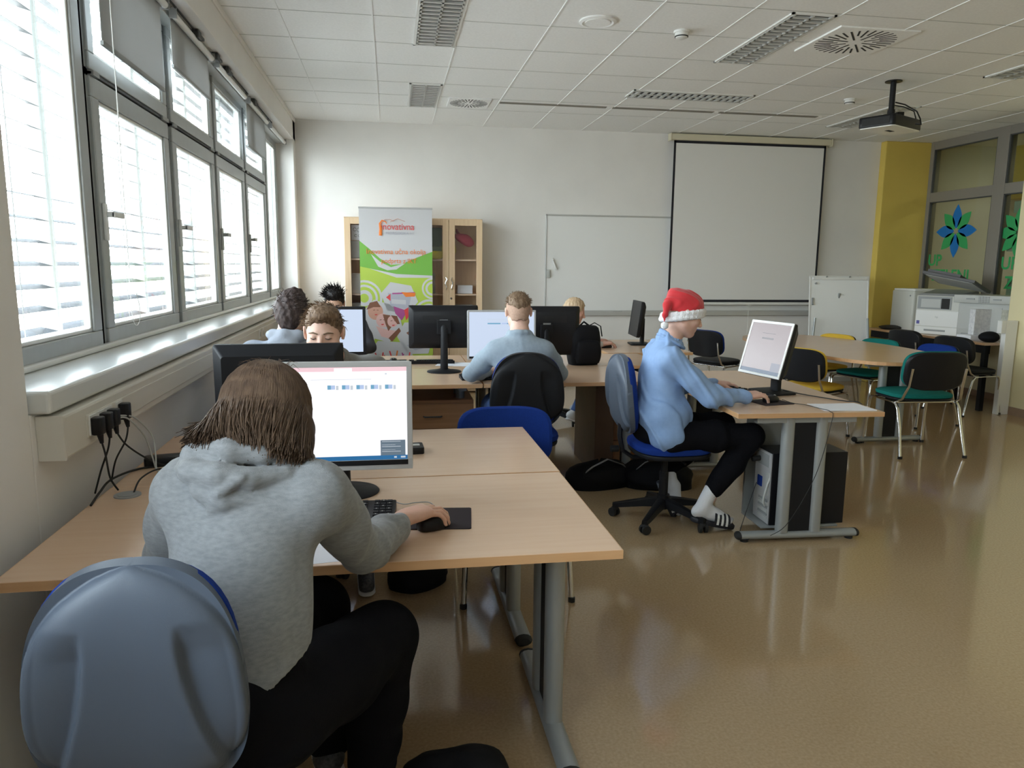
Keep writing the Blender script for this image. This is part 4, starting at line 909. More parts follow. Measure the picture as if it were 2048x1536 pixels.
# green sweep, lime field
P2([(0,0.36)]+[(0.10,0.44),(0.22,0.55),(0.34,0.62),(0.46,0.61),(0.62,0.54),(0.80,0.47)]+[(0.80,0.78),(0.6,0.80),(0.4,0.78),(0.2,0.72),(0,0.66)], 1, 1)
P2([(0,0.64),(0.2,0.68),(0.45,0.74),(0.8,0.76),(0.8,2.04),(0,2.04)], 2, 2)
P2([(0.10,0.66),(0.4,0.72),(0.8,0.735),(0.8,0.76),(0.4,0.76)], 0, 3)
P2([(0.12,0.50),(0.22,0.585),(0.34,0.645),(0.5,0.60),(0.40,0.67),(0.30,0.68),(0.2,0.64)], 0, 3)
for (u, v, rs) in ((0.04,0.99,(0.20,0.175,0.15,0.125,0.09,0.05)),(0.76,1.17,(0.17,0.145,0.12,0.095,0.07,0.035)),(0.80,0.88,(0.12,0.10,0.08,0.055)),(0.02,1.42,(0.13,0.11,0.09,0.07))):
    for i, r in enumerate(rs): P2(clipu(circ(u, v, r)), 0 if i % 2 == 0 else 2, 4+i*0.3)
# hexagon photo cards
def hexa(u, v, a, c, rot): 
    p = [(-a,-0.2*c),(-0.55*a,-c),(0.55*a,-0.9*c),(a,0.1*c),(0.5*a,c),(-0.6*a,0.9*c)]; cr, sr = math.cos(rot), math.sin(rot)
    return [(u+x*cr-y*sr, v+x*sr+y*cr) for x, y in p]
P2(clipu(hexa(0.43,0.99,0.21,0.17,0.1)), 0, 7)
P2(clipu(hexa(0.23,1.25,0.24,0.22,0.2)), 0, 7)
P2(clipu(hexa(0.62,1.44,0.22,0.19,-0.1)), 0, 7)
P2(clipu(hexa(0.33,1.66,0.27,0.19,0.0)), 0, 7)
# devices card
P2([(0.30,0.93),(0.56,0.96),(0.53,1.12),(0.33,1.08)], 9, 8); P2([(0.35,0.93),(0.60,0.92),(0.60,0.94),(0.35,0.945)], 8, 9); P2([(0.45,0.92),(0.61,0.93),(0.60,0.97),(0.50,0.975)], 3, 9.5)
P2([(0.34,1.00),(0.50,1.01),(0.50,1.06),(0.34,1.05)], 0, 9); P2([(0.36,1.08),(0.52,1.13),(0.45,1.24),(0.38,1.16)], 8, 9); P2([(0.48,1.12),(0.58,1.06),(0.56,1.15),(0.50,1.24)], 4, 9.5); P2([(0.28,0.98),(0.33,0.94),(0.33,1.02)], 4, 9)
# faces card: two heads close together
P2(clipu(circ(0.16,1.14,0.085,20,1.1)), 6, 8); P2([(0.06,1.12),(0.10,1.04),(0.18,1.02),(0.22,1.09),(0.14,1.09)], 7, 9); P2(circ(0.24,1.24,0.075,20,1.05), 5, 8.5); P2([(0.24,1.17),(0.32,1.18),(0.36,1.28),(0.30,1.36),(0.27,1.28)], 7, 9)
P2(circ(0.35,1.25,0.06,20,1.1), 5, 9.2); P2([(0.33,1.18),(0.40,1.19),(0.43,1.28),(0.40,1.28)], 7, 9.6); P2([(0.16,1.30),(0.28,1.34),(0.42,1.36),(0.36,1.46),(0.22,1.42)], 5, 8.8); P2([(0.30,1.44),(0.42,1.32),(0.44,1.36),(0.34,1.48)], 7, 9.8)
for a, c in ((0.165,1.125),(0.235,1.235),(0.355,1.245)): P2([(a-0.03,c-0.004),(a-0.008,c-0.008),(a-0.008,c),(a-0.03,c+0.003)], 7, 10); P2([(a+0.008,c-0.006),(a+0.03,c-0.004),(a+0.03,c+0.003),(a+0.008,c)], 7, 10); P2([(a-0.015,c+0.045),(a+0.02,c+0.042),(a+0.01,c+0.055),(a-0.008,c+0.056)], 4, 10)
P2(circ(0.62,1.42,0.09,20,0.9), 6, 8); P2([(0.50,1.38),(0.58,1.33),(0.62,1.37),(0.54,1.42)], 7, 9); P2([(0.50,1.52),(0.62,1.50),(0.72,1.55),(0.60,1.58)], 9, 9); P2(clipu([(0.66,1.30),(0.76,1.27),(0.80,1.34),(0.72,1.40)]), 3, 9)
# painted hands
for hu, hv, mi, s in ((0.20,1.76,4,1),(0.36,1.74,3,1),(0.50,1.76,4,1)):
    P2([(hu-0.05,hv+0.12),(hu-0.05,hv+0.02),(hu-0.02,hv-0.03),(hu+0.03,hv-0.03),(hu+0.06,hv+0.03),(hu+0.04,hv+0.12)], mi, 8)
    for q in range(4):
        a = -0.75+0.45*q; x0, z0 = hu-0.035+0.025*q, hv-0.02; L_ = 0.12+0.02*(q in (1,2))
        P2([(x0-0.009,z0),(x0+0.009,z0),(x0+0.009+L_*math.sin(a),z0-L_*math.cos(a)),(x0-0.006+L_*math.sin(a),z0-L_*math.cos(a))], (4,3,8,4)[(q+int(hu*10))%4], 9+q*0.2)
obj('print', pb, pm, bt)
# logo: tall swoosh letter followed by the word
sw = MB().tube([(-0.17,-0.012,1.80),(-0.165,-0.012,1.87),(-0.175,-0.012,1.93),(-0.15,-0.012,1.965),(-0.11,-0.012,1.95),(-0.10,-0.012,1.93)], [0.018,0.016,0.010,0.007,0.006,0.004], 8, flat=0.1)
sw.tube([(-0.16,-0.012,1.93),(-0.12,-0.012,1.975),(-0.06,-0.012,1.975),(-0.02,-0.012,1.955)], 0.005, 6, flat=0.3).tube([(-0.06,-0.012,1.95),(0.02,-0.012,1.985),(0.10,-0.012,1.955)], 0.005, 6, flat=0.3)
obj('logo_swoosh', sw, bor, bt, smooth=True)
textobj('lettering', 'inovativna', 0.105, bred, bt, (0.02,-0.010,1.865), (PI/2,0,0), 0.0004, sx=0.86)
textobj('lettering', 'PEDAGOGIKA 1:1', 0.040, bgy, bt, (0.045,-0.010,1.815), (PI/2,0,0), 0.0004)
textobj('lettering', 'Inovativna učna okolja', 0.078, bor, bt, (0.0,-0.010,1.60), (PI/2,0,0), 0.0004, sx=0.93)
textobj('lettering', 'podprta z IKT', 0.074, bor, bt, (0.03,-0.010,1.50), (PI/2,0,0), 0.0004, sx=0.93)

# flip chart easel
t = thing('flip_chart', 'white flip chart board standing on an easel in front of the yellow pilaster', 'flip chart', (5.53, 8.45, 0), R_(-8))
T_ = dict(loc=(0,0,0), rot=(-0.12,0,0))
obj('board', MB().box(-0.36,0.36,-0.012,0.0,0.55,1.41), mat('flip_enamel',(0.90,0.92,0.93),0.25), t, **T_)
f = MB()
for a in ((-0.375,-0.36,0.54,1.425),(0.36,0.375,0.54,1.425)): f.box(a[0],a[1],-0.018,0.005,a[2],a[3])
f.box(-0.375,0.375,-0.018,0.005,1.41,1.425).box(-0.375,0.375,-0.018,0.005,0.535,0.55)
obj('frame', f, 'white', t, bevel=0.003, **T_)
obj('clamp', MB().box(-0.34,0.34,-0.03,-0.012,1.375,1.405).box(-0.345,-0.325,-0.03,-0.012,1.06,1.15,1), ['white','greyp'], t, bevel=0.003, **T_)
obj('hook', MB().tube([(-0.30,-0.035,1.33),(-0.30,-0.012,1.33)],0.012,10).tube([(-0.17,-0.03,1.412),(-0.17,-0.045,1.412)],0.01,8).tube([(0.12,-0.03,1.412),(0.12,-0.045,1.412)],0.01,8), 'greyp', t, **T_)
for x0, x1, y1 in ((-0.33,-0.40,0.0),(0.33,0.40,0.0)): obj('leg', MB().tube([(x0,0.02,0.9),(x1,-0.05,0.0)],0.014,10), 'steel', t)
obj('leg', MB().tube([(0,0.12,1.2),(0,0.50,0.0)],0.014,10), 'steel', t)

# projector on a ceiling pole
t = thing('projector', 'black ceiling projector with a white underside hanging on a black pole', 'projector', (4.37, 6.2, ZC))
obj('pole', MB().cyl((0,0),0.07,-0.008,0,24).cyl((0,0),0.024,-0.26,-0.008,20), 'black', t, smooth=40)
obj('bracket', MB().cyl((0,0),0.032,-0.30,-0.24,16).box(-0.09,0.09,-0.06,0.06,-0.315,-0.30).box(0.05,0.10,-0.04,0.02,-0.30,-0.26), 'black', t)
pj = MB().rbox(-0.25,0.25,-0.16,0.16,-0.41,-0.318,0.03,e=0.01)
po = obj('body', pj, 'black', t, smooth=40, rot=(0.0,0,R_(28)))
obj('underside', MB().rbox(-0.243,0.243,-0.153,0.153,-0.418,-0.409,0.03), 'white', t, rot=(0,0,R_(28)))
obj('vents', MB().box(-0.252,-0.25,-0.12,0.12,-0.395,-0.335), 'rubber', t, rot=(0,0,R_(28))); obj('hatch', MB().box(-0.05,0.05,-0.02,0.02,-0.4195,-0.418), 'rubber', t, rot=(0,0,R_(28)))
obj('lens', MB().tube([(0.16,0.15,-0.365),(0.16,0.185,-0.365)],0.035,20), 'blackm', t, rot=(0,0,R_(28)), smooth=40)
obj('cable', MB().tube([(0.02,-0.02,-0.18),(0.10,-0.04,-0.20),(0.19,-0.08,-0.26),(0.20,-0.12,-0.33),(0.16,-0.19,-0.39),(0.13,-0.155,-0.38)],0.006,8).tube([(0.02,0,-0.20),(0.12,0,-0.21),(0.20,-0.03,-0.25),(0.22,-0.05,-0.34)],0.005,8), 'black', t, smooth=True)

# emblem and lettering stuck on the partition glass
eb_, eg_ = mat('sticker_blue',(0.0,0.16,0.50),0.5), mat('sticker_green',(0.03,0.36,0.11),0.5)
def emblem(label, cy, cz, s, mb_, mg_):
    t = thing('window_sticker', label, 'emblem', (6.996, cy, cz), 0, 'flower emblems on the partition glass')
    for k in range(8):
        a = PI/4*k; b = MB(); L_ = (0.34 if k % 4 == 0 else 0.33 if k % 2 == 0 else 0.32)*s; w_ = 0.075*s
        pts = [(0.03*s+(L_-0.03*s)*u, w_*math.sin(PI*u**0.9)*1.0) for u in np.linspace(0,1,12)] ; pts += [(p[0],-p[1]) for p in pts[-2:0:-1]]
        ca, sa = math.cos(a), math.sin(a)
        vs = [(0, (q*ca+r*sa), (q*sa*-1+r*ca)) for q, r in pts]; n = len(vs)
        b.add(vs+[(-0.0015,y,z) for _, y, z in vs], [tuple(range(n)), tuple(range(2*n-1,n-1,-1))]+[(i,(i+1)%n,n+(i+1)%n,n+i) for i in range(n)])
        obj('petal', b, mb_ if k % 2 == 0 else mg_, t)
    return t
emblem('flower emblem of blue and green petals on the partition glass', 8.46, 1.985, 1.0, eb_, eg_)
emblem('second green flower emblem on the next pane beside the pillar', 7.50, 1.93, 0.9, eg_, eg_)
def glass_text(s, label, cy, cz, size):
    o = textobj('glass_lettering', s, size, eg_, None, (6.995, cy, cz), (PI/2,0,-PI/2), 0.001, 'LEFT', bold=0.004)
    tag(o, label, 'lettering', 'green letters on the partition glass')
glass_text('UP', 'green letters UP on the glass below the flower emblem', 8.90, 1.56, 0.20)
glass_text('ZELENI', 'green letters ZELENI on the glass behind the printers', 8.80, 1.37, 0.20)
glass_text('UP', 'green letters UP on the pane beside the pillar', 7.70, 1.52, 0.20)
glass_text('ZE', 'green letters beginning ZE on the pane beside the pillar', 7.62, 1.30, 0.20)
for lb, y0, y1, z0, z1 in (('pale sheet taped high on the pane beside the pillar',7.25,7.62,2.15,2.28),('pale sheet taped in the middle of the pane beside the pillar',7.20,7.66,1.72,2.08),('pale blue sheet taped low on the pane beside the pillar',7.22,7.60,1.18,1.42)):
    tag(obj('taped_sheet', MB().box(0,0.001,-(y1-y0)/2,(y1-y0)/2,0,z1-z0), mat('sheet_tint',(0.40,0.46,0.44),0.6), None, loc=(7.012,(y0+y1)/2,z0)), lb, 'paper', 'sheets taped to the partition glass')

# ================================================================ PRINTERS
t = thing('printer', 'plain white printer in the corner behind the beige laser printer', 'printer', (6.66, 8.62, HD), R_(-90))
obj('body', MB().rbox(-0.21,0.21,-0.20,0.20,0,0.50,0.03,e=0.012), 'beige', t, smooth=40)
obj('top_cover', MB().rbox(-0.20,0.20,-0.19,0.19,0.50,0.525,0.03,e=0.006), 'white', t, smooth=40)
obj('button', MB().tube([(0.15,-0.2,0.44),(0.15,-0.206,0.44)],0.01,10), 'greyp', t)
# laser printer: front faces -x
t = thing('printer', 'beige laser printer with a grey output slot, standing on the side desk', 'printer', (6.60, 8.00, HD), R_(-62), 'office printers')
obj('body', MB().rbox(-0.26,0.26,-0.22,0.24,0.0,0.46,0.015,e=0.006), 'beige', t, smooth=40)
obj('top_cover', MB().add([(-0.26,-0.22,0.46),(0.26,-0.22,0.46),(0.26,0.24,0.46),(-0.26,0.24,0.46),(-0.22,-0.20,0.485),(0.22,-0.20,0.485),(0.24,0.22,0.53),(-0.24,0.22,0.53)], [(4,5,6,7),(0,1,5,4),(1,2,6,5),(2,3,7,6),(3,0,4,7),(0,3,2,1)]), 'greyp', t, bevel=0.004)
obj('output_slot', MB().box(-0.24,0.14,-0.226,-0.22,0.30,0.45,0).box(-0.20,0.02,-0.229,-0.226,0.32,0.42,1).box(0.03,0.12,-0.229,-0.226,0.31,0.43,2), ['greyp','lgrey','rubber'], t)
obj('front_cover', MB().box(-0.25,0.25,-0.228,-0.22,0.10,0.285), 'white', t, bevel=0.003)
obj('paper_tray', MB().box(-0.25,0.25,-0.232,-0.22,0.005,0.092,0).box(-0.14,0.10,-0.234,-0.232,0.04,0.062,1), ['white','greyp'], t)
textobj('logo', 'hp', 0.035, 'lgrey', t, (-0.01,-0.2285,0.20), (PI/2,0,0), 0.0005)
obj('sticker', MB().box(-0.235,-0.20,-0.2295,-0.228,0.12,0.16), mat('purple_sticker',(0.10,0.09,0.35),0.5), t)
# copier with raised lid
t = thing('copier', 'grey multifunction copier with its scanner lid standing open', 'copier', (6.68, 7.42, HD), R_(-66), 'office printers')
obj('body', MB().rbox(-0.26,0.30,-0.19,0.22,0.0,0.40,0.015,e=0.006), 'lgrey', t, smooth=40)
obj('scanner_bed', MB().rbox(-0.30,0.31,-0.24,0.25,0.40,0.49,0.015,e=0.006), 'lgrey', t, smooth=40)
kb = MB()
for a in range(4):
    for c in range(4): kb.box(-0.03+0.03*a,-0.008+0.03*a,-0.246,-0.24,0.41+0.018*c,0.422+0.018*c)
kb.box(-0.16,-0.07,-0.246,-0.24,0.44,0.455).box(0.12,0.20,-0.246,-0.24,0.44,0.455)
obj('keypad', kb, 'greyp', t)
obj('front_panel', MB().box(-0.24,0.20,-0.198,-0.19,0.11,0.36,0).box(-0.02,0.08,-0.2,-0.198,0.19,0.29,1).box(0.0,0.06,-0.202,-0.2,0.21,0.27,2).box(-0.2,0.1,-0.2,-0.198,0.02,0.06,1), ['lgrey','greyp','beige'], t)
lid = MB().box(-0.30,0.30,-0.46,0.0,0.0,0.03,0).box(-0.27,0.27,-0.43,-0.03,-0.006,0.0,1).box(-0.28,0.10,-0.40,-0.05,0.03,0.075,0)
obj('scanner_lid', lid, [mat('lid_grey',(0.13,0.13,0.14),0.5),'lgrey'], t, bevel=0.004, loc=(-0.42,0.22,0.55), rot=(R_(-16),R_(10),0))
# things on the side desks
inbox('box', 'white box with a wavy pattern standing in front of the copier', 'box', 6.34, 6.56, HD+0.06, HD+0.34, mat('pattern_white',(0.62,0.62,0.66),0.6,col2=(0.80,0.80,0.82),vscale=40), 7.25, 7.33)
inbox('box', 'beige box with a scribbled pattern beside the pillar', 'box', 6.58, 6.90, HD, HD+0.34, mat('pattern_beige',(0.40,0.40,0.34),0.7,col2=(0.58,0.58,0.50),vscale=40), 6.98, 7.16)
inbox('paper_stack', 'stack of white paper in front of the patterned boxes', 'paper', 6.26, 6.56, HD, HD+0.055, 'paper', 7.19, 7.40)
inbox('paper_stack', 'thin white stack of paper on top of the other stack', 'paper', 6.29, 6.52, HD+0.055, HD+0.058, 'paper', 7.24, 7.38)
t = blob('folded_cloth', 'dark folded cloth heap at the end of the side desk', 'cloth', (6.36, 7.05, HD+0.055), (0.10,0.10,0.06), 'nylon', wob=0.05)
blob('cable_heap', 'dark heap of cables on the corner side desk', 'cables', (6.40, 8.72, HD+0.022), (0.12,0.16,0.028), 'rubber', wob=0.1)
inbox('box', 'small cream box on the window ledge behind the pillar', 'box', 6.98, 7.10, 1.15, 1.22, 'cream', 7.10, 7.28)
# ================================================================ PEOPLE (signed-distance modelling, one continuous surface per piece)
class Field:
    def __init__(s, lo, hi, h):
        s.h = h; s.lo = np.array(lo, float); s.n = np.ceil((np.array(hi)-s.lo)/h).astype(int)+1
        s.a = np.full(s.n, 0.12, np.float32)
        s.ax = [s.lo[i]+h*np.arange(s.n[i]) for i in range(3)]
    def reg(s, lo, hi, pad):
        i0 = np.clip(np.floor((np.array(lo)-pad-s.lo)/s.h).astype(int), 0, s.n-1); i1 = np.clip(np.ceil((np.array(hi)+pad-s.lo)/s.h).astype(int)+1, 1, s.n)
        sl = tuple(slice(i0[k], i1[k]) for k in range(3))
        X, Y, Z = s.ax[0][sl[0]][:,None,None], s.ax[1][sl[1]][None,:,None], s.ax[2][sl[2]][None,None,:]
        return sl, X, Y, Z
    def mix(s, sl, d, k, op):
        v = s.a[sl]
        if op == 'sub': d = -d
        if op == 'add':
            if k <= 0: s.a[sl] = np.minimum(v, d); return
            h = np.clip(0.5+0.5*(v-d)/k, 0, 1); s.a[sl] = v*(1-h)+d*h-k*h*(1-h)
        else:
            if k <= 0: s.a[sl] = np.maximum(v, d); return
            h = np.clip(0.5-0.5*(v-d)/k, 0, 1); s.a[sl] = v*(1-h)+d*h+k*h*(1-h)
    def caps(s, a, b, ra, rb, k=0.02, op='add', flat=None):
        a, b = np.array(a, float), np.array(b, float); r = max(ra, rb)
        sl, X, Y, Z = s.reg(np.minimum(a,b)-r, np.maximum(a,b)+r, k+2.6*s.h)
        if s.a[sl].size == 0: return s
        ab = b-a; L2 = max(1e-9, ab@ab)
        t = np.clip(((X-a[0])*ab[0]+(Y-a[1])*ab[1]+(Z-a[2])*ab[2])/L2, 0, 1)
        px, py, pz = X-a[0]-t*ab[0], Y-a[1]-t*ab[1], Z-a[2]-t*ab[2]
        if flat is not None:
            n_, q = np.array(flat[0], float), flat[1]; dn = px*n_[0]+py*n_[1]+pz*n_[2]
            px, py, pz = px+n_[0]*dn*(q-1), py+n_[1]*dn*(q-1), pz+n_[2]*dn*(q-1)
        d = np.sqrt(px*px+py*py+pz*pz)-(ra+(rb-ra)*t)
        s.mix(sl, d.astype(np.float32), k, op); return s
    def ell(s, c, r, F=None, k=0.02, op='add'):
        c = np.array(c, float); r = np.array(r, float); m = r.max()
        sl, X, Y, Z = s.reg(c-m, c+m, k+2.6*s.h)
        if s.a[sl].size == 0: return s
        x, y, z = X-c[0], Y-c[1], Z-c[2]
        if F is not None: x, y, z = (x*F[i][0]+y*F[i][1]+z*F[i][2] for i in range(3))
        k0 = np.sqrt((x/r[0])**2+(y/r[1])**2+(z/r[2])**2); k1 = np.sqrt((x/r[0]**2)**2+(y/r[1]**2)**2+(z/r[2]**2)**2)+1e-9
        s.mix(sl, (k0*(k0-1)/k1).astype(np.float32), k, op); return s
    def warp(s, fn):                       # add a displacement field fn(X,Y,Z) near the surface
        X, Y, Z = s.ax[0][:,None,None], s.ax[1][None,:,None], s.ax[2][None,None,:]
        s.a += fn(X, Y, Z).astype(np.float32); return s
    def mesh(s):
        a = s.a; a[0]=a[-1]=0.1; a[:,0]=a[:,-1]=0.1; a[:,:,0]=a[:,:,-1]=0.1
        g = a < 0; n = np.array(a.shape)-1
        c = [(i,j,k) for i in (0,1) for j in (0,1) for k in (0,1)]
        cnt = sum(g[i:n[0]+i, j:n[1]+j, k:n[2]+k].astype(np.int8) for i,j,k in c)
        idx = np.argwhere((cnt > 0) & (cnt < 8)); N = len(idx)
        val = {q: a[idx[:,0]+q[0], idx[:,1]+q[1], idx[:,2]+q[2]] for q in c}
        P_ = np.zeros((N,3)); W_ = np.zeros(N)
        for q in c:
            for ax in range(3):
                if q[ax] == 0:
                    q2 = tuple(1 if i == ax else q[i] for i in range(3)); v0, v1 = val[q], val[q2]; m = (v0 < 0) != (v1 < 0)
                    t = np.where(m, v0/np.where(m, v0-v1, 1), 0); p = np.tile(np.array(q, float), (N,1)); p[:,ax] += t
                    P_ += p*m[:,None]; W_ += m
        P_ = (idx+P_/W_[:,None])*s.h+s.lo
        cm = -np.ones(n, np.int64); cm[idx[:,0],idx[:,1],idx[:,2]] = np.arange(N); faces = []
        for ax in range(3):
            o1, o2 = (ax+1)%3, (ax+2)%3
            sl0 = [slice(None)]*3; sl1 = [slice(None)]*3; sl0[ax] = slice(0,-1); sl1[ax] = slice(1,None)
            cr = g[tuple(sl0)] != g[tuple(sl1)]; e = np.argwhere(cr)
            e = e[(e[:,o1]>0)&(e[:,o2]>0)&(e[:,o1]<n[o1])&(e[:,o2]<n[o2])]
            def cell(d1, d2): q = e.copy(); q[:,o1] -= d1; q[:,o2] -= d2; return cm[q[:,0],q[:,1],q[:,2]]
            f = np.stack([cell(1,1), cell(0,1), cell(0,0), cell(1,0)], 1)
            inside = g[e[:,0],e[:,1],e[:,2]]; f[~inside] = f[~inside][:,::-1]; faces.append(f)
        F_ = np.concatenate(faces); return P_, F_[(F_ >= 0).all(1)]
def sdfobj(name, fld, m, parent, origin, smooth_it=2):
    P_, F_ = fld.mesh(); me = bpy.data.meshes.new(name)
    # light relaxation
    for _ in range(smooth_it):
        S = np.zeros_like(P_); Wt = np.zeros(len(P_))
        for i in range(4):
            np.add.at(S, F_[:,i], P_[F_[:,(i+1)%4]]); np.add.at(Wt, F_[:,i], 1)
        P_ = P_*0.5+0.5*S/np.maximum(Wt,1)[:,None]
    P_ = P_-np.array(origin)
    me.vertices.add(len(P_)); me.vertices.foreach_set('co', P_.astype(np.float32).ravel())
    me.loops.add(F_.size); me.loops.foreach_set('vertex_index', F_.astype(np.int32).ravel())
    me.polygons.add(len(F_)); me.polygons.foreach_set('loop_start', np.arange(0, F_.size, 4, dtype=np.int32)); me.polygons.foreach_set('use_smooth', np.ones(len(F_), bool))
    me.update(calc_edges=True); me.validate()
    me.materials.append(M[m] if isinstance(m, str) else m)
    o = bpy.data.objects.new(name, me); C.objects.link(o); o.parent = parent; return o
def skinmat(name, c):
    m = mat(name, c, 0.5, var=0.07, vscale=25, bump=0.06, bscale=300)
    b = m.node_tree.nodes['Principled BSDF']; b.inputs['Subsurface Weight'].default_value = 0.12; b.inputs['Subsurface Radius'].default_value = (0.012,0.004,0.002); b.inputs['Subsurface Scale'].default_value = 1.0
    return m
def hairmat(name, c1, c2, st=(60,60,8)): 
    m = mat(name, c1, 0.55, col2=c2, vscale=1.0, stretch=st, bump=0.25, bscale=1.6, spec=0.25); return m
nrm = lambda v: np.array(v, float)/np.linalg.norm(v)
def frame(fwd, up):
    f = nrm(fwd); u = np.array(up, float); u = nrm(u-f*(u@f)); r = np.cross(f, u); return np.array([r, f, u])   # rows: right, forward, up
class Head:
    """head frame; L(x,y,z) maps local head coordinates (x right, y out of the face, z up, metres) to the world"""
    def __init__(s, c, fwd, up=(0,0,1), sc=1.0, ears=True): s.ears = ears; s.c = np.array(c, float); s.F = frame(fwd, up); s.sc = sc
    def L(s, x, y, z): return s.c+s.sc*(s.F[0]*x+s.F[1]*y+s.F[2]*z)
    def build(s, f, feat=True):
        L, F, q = s.L, s.F, s.sc
        f.ell(L(0,-0.014,0.030), (0.074*q,0.094*q,0.083*q), F, 0.01)
        f.ell(L(0,0.022,-0.030), (0.060*q,0.068*q,0.082*q), F, 0.03)
        f.caps(L(-0.046,0.0,-0.060), L(0,0.058,-0.096), 0.020*q, 0.019*q, 0.025); f.caps(L(0.046,0.0,-0.060), L(0,0.058,-0.096), 0.020*q, 0.019*q, 0.025)
        f.ell(L(0,0.068,-0.095), (0.018*q,0.014*q,0.014*q), F, 0.012)
        for sx in (-1, 1):
            f.ell(L(sx*0.038,0.052,-0.028), (0.026*q,0.026*q,0.022*q), F, 0.015)
            if feat: f.ell(L(sx*0.031,0.092,0.000), (0.017*q,0.014*q,0.011*q), F, 0.012, 'sub'); f.ell(L(sx*0.031,0.074,0.000), (0.014*q,0.013*q,0.012*q), F, 0.003)
            f.caps(L(sx*0.016,0.080,0.018), L(sx*0.044,0.070,0.017), 0.008*q, 0.006*q, 0.010)
            # ear: rim, hollow, lobe
            if s.ears: f.caps(L(sx*0.076,-0.018,0.012), L(sx*0.078,-0.012,-0.028), 0.011*q, 0.007*q, 0.006); f.ell(L(sx*0.082,-0.014,0.004), (0.007*q,0.017*q,0.026*q), F, 0.006); f.ell(L(sx*0.091,-0.010,0.004), (0.006*q,0.008*q,0.013*q), F, 0.004, 'sub')
        f.caps(L(0,0.084,0.006), L(0,0.106,-0.034), 0.0075*q, 0.0105*q, 0.010); f.ell(L(0,0.103,-0.038), (0.012*q,0.011*q,0.009*q), F, 0.006)
        for sx in (-1,1): f.ell(L(sx*0.011,0.093,-0.040), (0.008*q,0.009*q,0.007*q), F, 0.005)
        if feat:
            f.caps(L(-0.019,0.077,-0.064), L(0.019,0.077,-0.064), 0.006*q, 0.006*q, 0.008); f.caps(L(-0.012,0.083,-0.062), L(0.012,0.083,-0.062), 0.006*q, 0.006*q, 0.008)
            f.caps(L(-0.014,0.080,-0.073), L(0.014,0.080,-0.073), 0.0065*q, 0.0065*q, 0.007)
            f.caps(L(-0.022,0.091,-0.0675), L(0.022,0.091,-0.0675), 0.0028*q, 0.0028*q, 0.003, 'sub')
def hand(f, wrist, d, n, side, curl=(12,32,26), spread=6, sc=1.0, thumb_drop=0.35):
    """wrist point, d = pointing direction, n = back-of-hand normal, side = +1 if the thumb is on d x n side"""
    w = np.array(wrist, float); d = nrm(d); n = nrm(np.array(n)-d*(np.array(n)@d)); l = np.cross(d, n)*side      # l points to the thumb
    r = 0.0088*sc
    for t, q in ((0.030,0.017),(0.011,0.0165),(-0.010,0.016),(-0.029,0.014)): f.caps(w+l*t*0.55*sc, w+d*0.080*sc+l*t*sc+n*0.002, q*1.05*sc, q*0.82*sc, 0.014)
    f.ell(w+d*0.045*sc, (0.040*sc,0.045*sc,0.016*sc), np.array([l,d,n]), 0.012)
    f.caps(w+d*0.02*sc+l*0.018*sc, w+d*0.050*sc+l*0.038*sc-n*0.008, 0.018*sc, 0.014*sc, 0.012)
    def rot(v, ax, a): a = R_(a); return v*math.cos(a)+np.cross(ax, v)*math.sin(a)+ax*(ax@v)*(1-math.cos(a))
    bend = -np.cross(n, d)   # rotation axis that folds towards the palm
    if rot(d, bend, 20)@n > 0: bend = -bend
    for k, (t, ln, rr) in enumerate(((0.031,(0.043,0.026,0.021),1.0),(0.011,(0.048,0.030,0.022),1.03),(-0.010,(0.044,0.028,0.021),0.98),(-0.030,(0.034,0.021,0.018),0.87))):
        p = w+d*(0.084-0.006*abs(k-1))*sc+l*t*sc; v = rot(d, n, side*(-1)*(spread*(1.2-k)*0.7)); 
        f.caps(p-v*0.01, p, r*1.15*rr, r*1.15*rr, 0.006)
        for j in range(3):
            v = rot(v, bend, curl[j]+(k-1.5)*2); e = p+v*ln[j]*sc
            f.caps(p, e, r*rr*(1.06-0.09*j), r*rr*(0.98-0.11*j), 0.0025); p = e
    p = w+d*0.040*sc+l*0.036*sc-n*0.006; v = nrm(d*0.80+l*0.62-n*thumb_drop)
    for j, (ln, rr) in enumerate(((0.036,1.25),(0.030,1.08),(0.024,0.95))):
        e = p+v*ln*sc; f.caps(p, e, r*rr*1.05, r*rr*0.94, 0.004); p = e; v = nrm(v+d*0.25-l*0.22-n*0.06)
def folds(amp, seed, f1=38, f2=9):
    rnd = np.random.RandomState(seed); A = rnd.normal(size=(5,3)); A /= np.linalg.norm(A, axis=1)[:,None]
    def fn(X, Y, Z):
        w1 = np.sin(f2*(A[0,0]*X+A[0,1]*Y+A[0,2]*Z)+1.3)+np.sin(f2*1.7*(A[1,0]*X+A[1,1]*Y+A[1,2]*Z))
        a = np.sin(f1*(A[2,0]*X+A[2,1]*Y+A[2,2]*Z)+2.2*w1); b = np.sin(f1*0.6*(A[3,0]*X+A[3,1]*Y+A[3,2]*Z)-1.9*w1+2)
        m = 0.5+0.5*np.sin(f2*0.9*(A[4,0]*X+A[4,1]*Y+A[4,2]*Z)+w1)
        return -amp*(np.clip(a,0,1)**2*m+0.7*np.clip(b,0,1)**2*(1-m))+amp*0.4
    return fn
def limb(f, pts, rs, k=0.02):
    for i in range(len(pts)-1): f.caps(pts[i], pts[i+1], rs[i], rs[i+1], k)
def bounds(pts, pad): p = np.array(pts, float); return p.min(0)-pad, p.max(0)+pad
